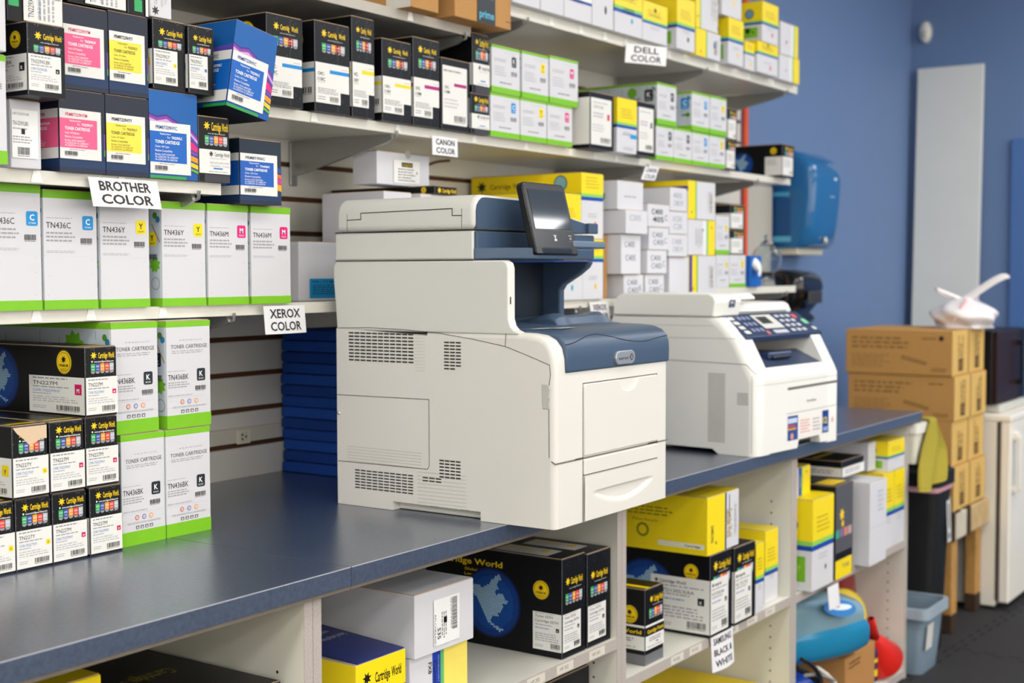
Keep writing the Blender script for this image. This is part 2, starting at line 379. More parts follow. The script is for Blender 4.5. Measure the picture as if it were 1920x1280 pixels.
def art_wg(b,lb,Fr,Fl,Ft,P):
    ch=P.get('badge'); W,H=Fr.w,Fr.h
    ng=P.get('nog',0); t0,t1=(.935,.08) if not P.get('short') else (.945,.13)
    if P.get('tall'): t0,t1=.945,.125
    for F in (Fr,Fl):
        if ng==0: b.rect(F,0,t0,1,1,GRN,1)
        if ng!=1: b.rect(F,0,0,1,t1 if ng==0 else .12,GRN,1)
    # patterned long side
    b.rect(Fl,0,t1,1,t0,'#c3cdd6',1); b.rect(Fl,.985,t1,1,t0,'#d5dadf',2)
    R=random.Random(11)
    for i in range(16):
        u=R.random()*.8+.1; v=t1+.03+R.random()*(t0-t1-.1); w=.002
        if i%2: b.rect(Fl,u,v,min(.98,u+.12),v+w/Fl.h,'#9aa9b4',2)
        else: b.rect(Fl,u,v,u+w/Fl.w,min(t0-.02,v+.15),'#9aa9b4',2)
    q=Fl.h/.195
    b.star(Fl,.72,.78,.030*q,'#6fb528',2,9,.72); b.star(Fl,.95,.40,.016*q,'#6fb528',2,8,.7); b.disc(Fl,.975,.83,.006*q,'#2c7ea8',3); b.disc(Fl,.955,.87,.006*q,'#4d8a2c',3)
    b.disc(Fl,.955,.22,.012*q,'#a4a298',3,16); b.disc(Fl,.955,.22,.010*q,'#c3cdd6',4,16); b.disc(Fl,.93,.42,.003,'#6fb528',3)
    b.poly(Fl,[(.93,.78),(.935,.79),(.99,.62),(.985,.61)],'#b08d66',3)
    if ch:
        if P.get('sidebadge'): big_badge(b,Fl,.86,.55,.030,.036,ch,3); b.text(Fl,'TONER',.70,.58,.08,.12,'#555555',0,3); b.bars(Fl,.87,.38,.97,.43,'#333333',3)
        else: big_badge(b,Fl,1-.036/Fl.w,.60 if P.get('short') else .58,.022,.025,ch,3); b.bars(Fl,1-.045/Fl.w,.45,1-.012/Fl.w,.5,'#333333',3)
    if P.get('ge'):
        b.text(Fr,'TONER CARTRIDGE',.05,.69,.05,.85,'#6d6e74',0,2); return
    if P.get('tall'):
        b.text(Fr,'P R E M I U M',.30,.815,.012,.5,'#9a9ba2',0,2)
        b.text(Fr,'TONER CARTRIDGE',.10,.745,.036,.82,'#55565c',0,2)
        b.greek(Fr,.12,.695,.92,.73,2,'#a9a9b0',2)
        b.greek(Fr,.03,.53,.45,.54,1,'#a5a5ab',2)
        b.text(Fr,P['code'],.03,.455,.050,.46,'#222327',0,2); big_badge(b,Fr,.68,.43,.020,.023,ch,2)
        b.greek(Fr,.03,.375,.52,.44,3,'#a2a2a8',2); b.bars(Fr,.64,.345,.88,.385,'#37353a',2,4,18)
        b.rect(Fr,0,.287,.92,.289,'#c2c2c8',2); b.greek(Fr,.03,.295,.6,.32,1,'#b4b4ba',2)
        for i,c in enumerate(('#c96a4a','#7a74b8','#e89a52')):
            b.star(Fr,.34+.16*i,.245,.0052,c,2,9,.75); b.disc(Fr,.34+.16*i,.245,.0027,WHT,3,12); b.star(Fr,.34+.16*i,.245,.0018,c,4,6,.5)
        b.text(Fr,'100% SATISFACTION GUARANTEED',.12,.19,.017,.76,'#a0a0a7',0,2)
        for i in range(4):
            b.rect(Fr,.31+.105*i,.14,.385+.105*i,.172,'#77787d',2); b.poly(Fr,[(.325+.105*i,.147),(.37+.105*i,.147),(.348+.105*i,.167)],'#e5e5e7',3)
    elif P.get('short'):
        b.greek(Fr,.1,.66,.55,.74,2,'#b0b0b6',2); b.greek(Fr,.45,.86,.85,.89,1,'#c6c6cc',2); big_badge(b,Fr,.70,.60,.020 if W>.11 else .016,.026 if W>.11 else .021,ch,2)
        b.greek(Fr,.1,.36,.5,.58,4,'#c0c0c5',2); b.bars(Fr,.68,.42,.88,.50,'#6a6a70',2,5,9); b.greek(Fr,.28,.20,.72,.26,1,'#909096',2)
    else:
        b.greek(Fr,.05,.765,.55,.775,1,'#a5a5ab',2); b.text(Fr,P['code'],.05,.685,.05,.45,'#26272b',0,2)
        big_badge(b,Fr,.72,.675,.022,.024,ch,2); b.greek(Fr,.05,.565,.6,.66,3,'#a2a2a8',2); b.bars(Fr,.68,.56,.90,.605,'#37353a',2,4,18)
        b.rect(Fr,0,.452,.95,.4535,'#d4d4d8',2); b.greek(Fr,.05,.475,.65,.50,2,'#b4b4ba',2)
        for u,v in ((.08,.12),(.88,.12),(.88,.3),(.1,.28),(.88,.42),(.88,.88)): b.disc(Fr,u,v,.0007,'#9a9aa6',2,6)
def art_prm(b,lb,Fr,Fl,Ft,P):
    c=P['c']; lc={'M':'#f0608f','Y':'#f3e04a','C':'#0f62bd','C2':'#1a5cb8'}[c]
    tc={'M':'#ffffff','Y':'#55532a','C':'#ffffff','C2':'#ffffff'}[c]; cc={'M':'#e0567e','Y':'#2a2a2c','C':'#2a56a4','C2':'#27406e'}[c]
    if c=='C':
        for F in (Fr,Fl):
            b.rect(F,0,.5,1,1,'#0d5ca8',1); b.rect(F,0,0,1,.5,'#0f55a2',1)
        u=[(0,.72),(.15,.69),(.35,.72),(.6,.64),(.8,.62),(1,.50)]
        for k,(col,d0,d1) in enumerate((('#3f2f8c',.02,.0),('#8a3da0',.0,-.035),('#c9a6d8',-.035,-.07),('#5a3fa0',-.07,-.12))):
            b.poly(Fr,[(a,v+d0) for a,v in u]+[(a,v+d1) for a,v in reversed(u)],col,2+k)
        for k,(col,v0,v1) in enumerate((('#e8452f',.52,.44),('#e01f7a',.45,.33),('#8a3da0',.34,.28),('#f09a1c',.29,.2),('#f3c81a',.21,.13),('#6fae2e',.14,.08))):
            b.poly(Fr,[(.85,v1+.03),(1,v1),(1,v0-.03),(.85,v0)],col,2+k)
        b.rect(Fr,0,.0,.75,.035,'#2f9a4a',3); b.poly(Fl,[(.0,.6),(1,.72),(1,.6),(.0,.5)],'#5a4ab0',2); b.rect(Fl,.8,.0,1,.035,'#2f9a4a',3)
    else:
        tp='#1f2537' if c!='C2' else '#182838'
        for F in (Fr,Fl):
            b.rect(F,0,.5,1,1,tp,1); b.rect(F,0,0,1,.5,'#16335c',1); b.rect(F,0,0,1,.06,'#1d2942',2)
        if c=='C2':
            for k,(col,v0,v1) in enumerate((('#e8652f',.50,.42),('#c93a8a',.43,.33),('#e8a51c',.34,.22),('#2a4a8a',.6,.5))): b.poly(Fr,[(.88,v1+.02),(1,v1),(1,v0-.02),(.88,v0)],col,2+k)
        else: b.rect(Fr,.975,.3,1,.5,'#7a3f86',2); b.rect(Fr,.975,.22,1,.3,'#5f9a44',2)
    la,lb0,lb1=(.90,.16,.765) if c!='C' else (.84,.055,.645)
    if c=='C2': la,lb0,lb1=.89,.14,.78
    lf=Fr.sub(0,lb0,la,lb1); sf=Fl.sub(1-(.10)/Fl.w,lb0,1,lb1)
    for F,side in ((lf,0),(sf,1)):
        lb.rect(F,0,0,1,1,paper_label,1); r=.90 if not side else 1.0
        lb.rect(F,0,.22,r,.815,lc,2)
        lb.text(F,P['code'],.14,.865,.065,.52,cc,1,3)
        lb.text(F,'Replacement',.24,.755,.038,.26,tc,0,3); lb.text(F,'For',.42,.69,.038,None,tc,0,3); lb.text(F,P['f'],.52,.685,.05,.27,tc,1,3)
        lb.text(F,'TONER CARTRIDGE',.12,.585,.062,.60,tc,1,3)
        lb.text(F,'Color: HI '+{'M':'Magenta','Y':'Yellow','C':'Cyan','C2':'Cyan'}[c],.12,.505,.04,.34,tc,0,3)
        lb.text(F,'Machine Compatibility',.12,.425,.042,.42,tc,0,3)
        lb.text(F,'Brother: DCP-L3560CDW',.12,.355,.036,.48,tc,0,3); lb.text(F,'HL-L3220CDW, HL-L3280CDW',.12,.305,.036,.56,tc,0,3); lb.text(F,'HL-L3295CDW, HL-3300CDW',.12,.255,.036,.54,tc,0,3)
        lb.greek(F,.22,.175,.62,.205,1,'#8a8a90',3); lb.bars(F,.11,.075,.42,.155,'#333035',3)
def art_yw(b,lb,Fr,Fl,Ft,P):
    fy=P.get('fy',.5)
    for F in (Fr,Fl):
        yc=yellow_card if not P.get('pale') else '#f3f0e2'
        b.rect(F,0,fy,1,1,yc,1); b.rect(F,0,fy-.02,1,fy+.03,'#8fd05a' if not P.get('pale') else '#f3f0e2',2); b.rect(F,0,fy-.075,1,fy-.02,'#1546a8',2)
    b.rect(Ft,0,0,1,1,yellow_card,1)
    d=P.get('drop')
    if d:
        c={'C':'#17a7c9','Y':'#f2c51f','R':'#e5342b','K':'#2a2420'}[d]; b.disc(Fr,.62,.22,.006,c,2,16,ry=.008)
    b.greek(Fr,.3,.32,.75,.40,2,'#b9b9bd',2); b.greek(Fr,.2,fy+.10,.8,min(.96,fy+.3),4,'#c9ad12',2)
    if P.get('star'): b.star(Fr,.5,min(.93,fy+.3),.010,'#5a4a10',2); b.greek(Fr,.3,fy+.14,.7,fy+.18,1,'#8a7a10',2)
    if P.get('cy'): b.rect(Fr,.66,.28,1,.36,'#1e9ad6',2); b.rect(Fr,.3,.3,.6,.38,'#dcdce0',2); b.greek(Fr,.3,.05,.9,.12,2,'#aaaaaa',2)
    if P.get('pic'):
        b.rect(Fl,.62,.10,.93,fy-.14,'#76b62a',2)
        R=random.Random(3)
        for i in range(14): b.disc(Fl,.64+.27*R.random(),.13+(fy-.3)*R.random(),.004+.004*R.random(),R.choice(('#4f8f1e','#a5d23a','#8cc63a')),3,7)
    if P.get('circ') or P.get('pic'):
        b.disc(Fl,.80,min(.86,fy+.2),.017,'#4a4740',2,20); b.disc(Fl,.80,min(.86,fy+.2),.014,'#6d97b8',3,20)
    if P.get('cwside'):
        b.star(Fl,.10,.84,.018,'#2a2008',2); b.text(Fl,'Cartridge World',.18,.80,.08,.34,'#8a7206',1,2); b.disc(Fl,.82,.85,.022,'#5a6a70',2,24); b.disc(Fl,.82,.85,.018,'#7fb0c4',3,24)
def art_ywv(b,lb,Fr,Fl,Ft,P):
    w=P.get('w',.26); b.rect(Ft,0,0,1,1,yellow_card,1)
    if P['o']=='L':
        b.rect(Fl,0,0,1,1,yellow_card,1)
        if P.get('sideband'): b.rect(Fl,0,0,1,.72,'#e4e4e6',2); b.rect(Fl,0,.72,1,.86,'#2f2f8f',3)
        if P.get('samsung'):
            b.text(Fl,'Please Recycle',.42,.50,.045,.2,'#7d7310',0,2); b.disc(Fl,.5,.34,.018,'#8a8a16',2,18); b.disc(Fl,.5,.34,.012,yellow_card,3,18)
            b.greek(Fl,.38,.6,.75,.78,3,'#9d9110',2); b.rrect(Fl,.62,.10,.98,.19,.003,'#ecebd8',2); b.text(Fl,'Cartridge',.83,.125,.04,.12,'#3a3a20',1,3)
        b.rect(Fr,0,0,w,1,yellow_card,1); b.rect(Fr,w,0,w+.05,1,'#6fb43a' if not P.get('samsung') else '#23306a',1)
        if P.get('blue'): b.rect(Fr,0,0,.10,1,'#3a3a9a',2)
        b.text(Fr.rotd(),'Cartridge World',.3,1-w*.7,w*.3,.5,'#a58c08',1,2); b.star(Fr,w*.5,.18,.005,'#3a3008',2)
        b.greek(Fr.sub(w+.1,0,1,1).rotd(),.25,.55,.85,.8,3,'#a9a9ae',2)
        if P.get('samsung'): b.text(Fr.rotd(),'SAMSUNG',.5,.12,.08,.3,'#2a2a2a',1,2); b.rect(Fr,.68,.55,.70,.95,'#333333',2)
        if P.get('drop'): b.disc(Fr,w+.35,.55,.007,'#1aa0d8',2,14,ry=.010)
    else:
        b.rect(Fr,1-w,0,1,1,'#f5e06a' if P.get('canon') else yellow_card,1); b.rect(Fr,1-w-.06,0,1-w,1,'#62b86a',1); b.rect(Fr,1-w-.2,0,1-w-.06,1,'#1a3fae' if P.get('canon') or w>.35 else '#e9e9e6',1)
        if P.get('canon'):
            r=Fr.rotd(); b.text(r,'Canon',.18,.40,.055,.42,'#2a2a2e',1,2); b.text(r,'FX8',.18,.31,.055,.2,'#2a2a2e',1,2); b.greek(r,.1,.47,.6,.5,1,'#888888',2); b.rect(r,.55,.2,.98,.24,'#3a3a3a',2)
        elif P.get('m'): b.text(Fr,'M',.3,.35,.12,None,'#d98a80',1,2); b.rect(Fl,.5,.1,1,.9,'#dcdcdc',1)
        else:
            b.greek(Fr.rotd(),.25,.25,.8,.55,3,'#a9a9ae',2); b.star(Fr,1-w*.5,.8,.005,'#3a3008',2); b.disc(Fr,.55,.72,.004,'#333333',2,10)
def art_hand(b,lb,Fr,Fl,Ft,P):
    c='#8f98aa' if P.get('faint') else ('#23262c' if P.get('bold') else '#4a5468')
    t=P['t']; n=len(t)
    for i,s in enumerate(t):
        h=.24 if Fr.h<.09 else .15
        b.text(Fr,s,.16+.05*i,.56-.34*i if Fr.h<.09 else .68-.34*i,h,.52,c,1 if P.get('bold') else 0,1)
    if P.get('k'): b.text(Fr,P['k'],.78,.30,.26,.12,c,0,1)
    if P.get('band'): b.rect(Fl,.55,.36,.86,.58,'#1d4f86',1); b.greek(Fl,.5,.15,.85,.25,1,'#777777',1); b.rect(Fl,.86,.0,.88,1,'#d5d2cd',1)
    if P.get('line'): b.greek(Fr,.25,.42,.75,.52,1,'#9a9aa0',1)
def art_blk(b,lb,Fr,Fl,Ft,P):
    lb.rrect(Fr,.02,.075,.88,.90,.002,paper_label,1)
    if not P.get('bar'): lb.rect(Fl,0,.075,1,.90,paper_label,1)
    a,bb=(P['code'].split('|')+[''])[:2]
    if P.get('bar'):
        lb.rect(Fr,.42,.62,.86,.665,'#b01878',2); lb.text(Fr,a,.08,.575,.04,.17,'#26262a',1,2); lb.text(Fr,bb,.08,.51,.04,.19,'#26262a',1,2); lb.greek(Fr,.06,.80,.7,.86,1,'#999999',2)
        b.rect(Fr,.88,.1,1,.5,'#55565a',1)
    else:
        lb.greek(Fr,.12,.80,.75,.84,1,'#aaaaaa',2)
        if a: lb.text(Fr,a,.12,.72,.05,.42,'#55555a',0,2)
        lb.greek(Fr,.12,.55,.6,.66,2,'#a5a5b0',2); big=.02
        c='#d81b50' if P['badge']=='M' else '#3a3a3c'
        lb.rect(Fr,.70,.53,.80,.64,c,2); lb.rect(Fl,.55,.52,.72,.64,c,2); lb.greek(Fl,.1,.45,.6,.8,5,'#999999',2)
    lb.greek(Fr,.08,.3,.6,.45,3,'#c0c0c4',2); lb.bars(Fr,.42,.13,.82,.21,'#55504c',2,5,16)
def art_misc(kind,b,lb,Fr,Fl,Ft,P):
    if kind=='plainlabel':
        lb.rrect(Fr,.02,.15,.88,.86,.001,'#f1f1ef',1)
        lb.text(Fr,P['t'][0],.05,.78,.035,.55,'#77777c',0,2); lb.text(Fr,P['t'][1],.05,.63,.06,.52,'#3a3a40',0,2); lb.greek(Fr,.05,.36,.7,.48,3,'#a0a0a5',2); lb.rect(Fr,.33,.50,.45,.58,BLK,2); lb.bars(Fr,.2,.2,.6,.31,'#333333',2); lb.greek(Fr,.05,.56,.55,.60,1,'#a0a0a5',2)
    elif kind=='cwlie':
        r=Fr.rot(); b.rect(Fr,.3,.08,.95,1,paper_label,1) if False else None
        lb.rect(Fr,.27,.05,.97,1,paper_label,1)
        lb.text(r,P['code'],.12,.55,.10,.5,'#1a1b1f',0,2); lb.greek(r,.1,.16,.9,.48,4,'#a8a8b0',2); lb.text(r,'CWR-'+P['code'],.12,.42,.06,.5,'#7d9ccc',0,2); lb.bars(r,.55,.08,.9,.18,'#333333',2)
        b.rect(Fr,.02,.30,.20,.55,'#35a862',1); b.rect(Fr,.02,.58,.20,.83,'#3a55a8',1)
    elif kind=='cwlie2':
        b.rect(Fr,.32,.08,.72,.35,'#35a862',1); b.rect(Fr,.32,.40,.72,.66,'#3a55a8',1); b.rect(Fr,.32,.70,.72,.95,'#f0a030',1); b.star(Fr,.12,.5,.006,star_y,1); lb.rect(Fr,.86,0,1,1,paper_label,1)
    elif kind=='wrapwhite':
        r=Fr.rot(); b.star(r,.14,.78,.009,'#3c3a3d',1); b.text(r,'Cartridge World',.28,.70,.14,.6,'#8a8a90',0,1); b.text(r,'REPLACES BROTHER',.25,.42,.10,.7,'#a8a8ae',0,1); b.text(r,'TN229XL- CYAN',.3,.24,.10,.6,'#a8a8ae',0,1)
    elif kind=='white':
        if P.get('lab'): b.rect(Fr,0,.45,1,.46,'#c6cad2',1); b.greek(Fr,.45,.62,.8,.9,5,'#b5b8c0',1)
        if P.get('drop'):
            c={'K':'#222222','Y':'#f2d44a'}[P['drop']]; b.disc(Fr,.62,.30,.006,c,1,14,ry=.012)
        if P.get('greenside'): b.rect(Fl,.6,.2,.95,.9,'#6aa32a',1)
    elif kind=='carton':
        c=P.get('c')
        if c=='white':
            b.rect(Ft,0,.49,1,.5,'#b5b5b5',1)
            if P.get('blue'):
                lb.rect(Fr,.14,.05,.75,.38,'#0d8ac4',1); lb.text(Fr,'INK - 117 M1',.18,.31,.035,.3,'#0b3f5c',1,2); lb.greek(Fr,.18,.1,.6,.28,5,'#0b4a6c',2); b.rect(Fr,.2,.84,.201,1,'#b9b9bd',1); b.rect(Fr,.44,.84,.441,1,'#b9b9bd',1); b.rect(Fr,.2,.84,.44,.842,'#b9b9bd',1)
            if P.get('sideways'):
                f=Fr.sub(.30,.10,.74,.84).rotd(); lb.rect(Fr,.30,.10,.74,.84,'#efefef',1)
                lb.bars(f,.05,.70,.75,.9,'#3a3636',2,4,40); lb.text(f,'RPLCNE6A001',.32,.02,.07,.66,'#55555a',0,2); lb.text(f,'S35',.62,.14,.12,.25,'#2a2a2a',1,2); lb.greek(f,.3,.28,.9,.5,3,'#777777',2); lb.rect(f,.42,.38,.55,.5,BLK,2)
        else:
            tcol='#dcd8d0' if P.get('tape')=='white' else '#2b3138'
            if P.get('tape')=='white':
                lb.rect(Fl,.80,0,1,1,tcol,1); R=random.Random(4)
                for i in range(12): u=.82+.14*R.random(); v=.05+.5*R.random(); lb.rect(Fl,u,v,u+.03,v+.05,'#3a3a3c',2)
            else:
                lb.rect(Fr,.38,0,.70,1,tcol,1); lb.text(Fr,'prime',.415,.045,.065,.26,'#55b9d8',1,2); lb.text(Fr,'free shipping',.44,.21,.022,.22,'#8f8478',0,2)
                b.poly(Fl,[(.72,.06),(.66,.12),(.70,.12),(.70,.3),(.74,.3),(.74,.12),(.78,.12)],'#2a2018',1); b.rect(Fr,.97,0,.972,1,'#8a6338',1); b.rect(Fr,.90,.06,.99,.066,'#3a2816',1)
    elif kind=='cwflat':
        logo(b,Fr,.12,.2,.95,.75); seal(b,Fl,.90,.5,.008)
        for i in range(14): b.rect(Fl,.05+.04*i,.75,.06+.04*i,.85,'#4a4c52',1)
    elif kind=='cwflat2':
        if P.get('yel'): b.rect(Ft,0,0,.34,1,yellow_card,1); b.rect(Fr,0,0,.34,1,yellow_card,1)
        else:
            b.text(Ft.flip(),'Cartridge World',.2,.62,.06,.5,'#8a7a20',1,1); b.rect(Ft,.35,0,.8,.10,star_y,1); b.rect(Fr,.35,.6,.8,1,star_y,1)
    elif kind=='whitelabel':
        lb.rect(Fr,.30,.08,.80,.78,'#efeeea',1); lb.rect(Fr,.45,.58,.66,.72,'#2a2410',2); lb.text(Fr,'Cartridge World',.47,.62,.06,.17,star_y,1,3); lb.greek(Fr,.38,.12,.72,.55,5,'#8a8a86',2); lb.rect(Fr,.735,.38,.75,.46,'#333333',2)
        b.disc(Fr,.58,.98,.011,'#b5b0a6',1,16)
    elif kind=='ywopen':
        b.rect(Fr,0,.55,1,1,yellow_card,1); b.rect(Fr,0,.42,1,.55,'#1c3f9c',1); b.rect(Fr,0,.25,1,.42,'#5fba66',1)
        b.star(Fr,.22,.79,.012,'#17130a',2); b.text(Fr,'Cartridge',.38,.70,.13,.30,'#17130a',1,2); b.text(Fr,'World',.71,.70,.13,.2,'#17130a',1,2)
        b.rect(Fl,0,0,1,1,yellow_card,1)
    elif kind=='blkbox':
        lb.rect(Fr,.0,.05,1,.62,paper_label,1); lb.greek(Fr,.15,.2,.9,.5,2,'#88888c',2); lb.rect(Fl,.55,.05,1,.62,paper_label,1); lb.greek(Fl,.6,.2,.95,.5,2,'#88888c',2); b.rect(Ft,.1,.3,.9,.36,star_y,1)
    elif kind=='kraft': pass
BODY={'cw':black_card,'cwlie':black_card,'cwlie2':black_card,'cwflat':black_card,'cwflat2':black_card,'blk':black_card,'blkbox':black_card,'prm':mat('#1d2436',rough=.3,noise=.1),'ywopen':white_card}
def make_box(name,kind,x0,x1,y0,y1,z0,z1,roll,P,label,cat,group):
    w,d,h=x1-x0,y1-y0,z1-z0
    m=BODY.get(kind,white_card)
    if kind=='kraft': m=yellow_card if P.get('c')=='yellow' else kraft
    if kind=='carton' and P.get('c')=='kraft': m=kraft
    b=MB(); lb=MB(); lb.L0=7; hb=h-.0016
    b.box(0,0,0,w,d,hb,m,edge='#4b4b50' if m is black_card else m)
    b.box(.0016,.0022,hb,w-.0016,d-.001,h,kraft_edge,ch=.0003,top=m)   # folded lid flap
    Fr=Face((0,0,0),(1,0,0),(0,0,1),w,hb); Fl=Face((0,d,0),(0,-1,0),(0,0,1),d,hb); Ft=Face((0,0,h),(1,0,0),(0,1,0),w,d)
    {'cw':art_cw,'wg':art_wg,'prm':art_prm,'yw':art_yw,'ywv':art_ywv,'hand':art_hand,'blk':art_blk}.get(kind,lambda *a:art_misc(kind,*a))(b,lb,Fr,Fl,Ft,P)
    o=b.build(name,loc=(x0,y0,z0),rot=(0,roll,0)); tag(o,label,cat,group)
    if not lb.empty(): lb.build('label',o)
    if kind=='ywopen':   # raised blue top flap
        fb=MB(); bl=mat('#23306f',rough=.4,noise=.04)
        fb.prism([(.0,h),(.30,h+.018),(.30,h+.020),(.0,h+.002)],'x',.004,w-.004,bl)
        F=Face((.004,.0,h+.0021),(1,0,0),(0,.998,.06),w-.008,.30); fb.text(F.flip(),'Genuine Cartridge World carton',.1,.55,.05,.6,'#cfd3e6',0,2); fb.text(F.flip(),'recycled premium brand',.2,.45,.05,.5,'#cfd3e6',0,2)
        fb.build('top_flap',o)
    return o
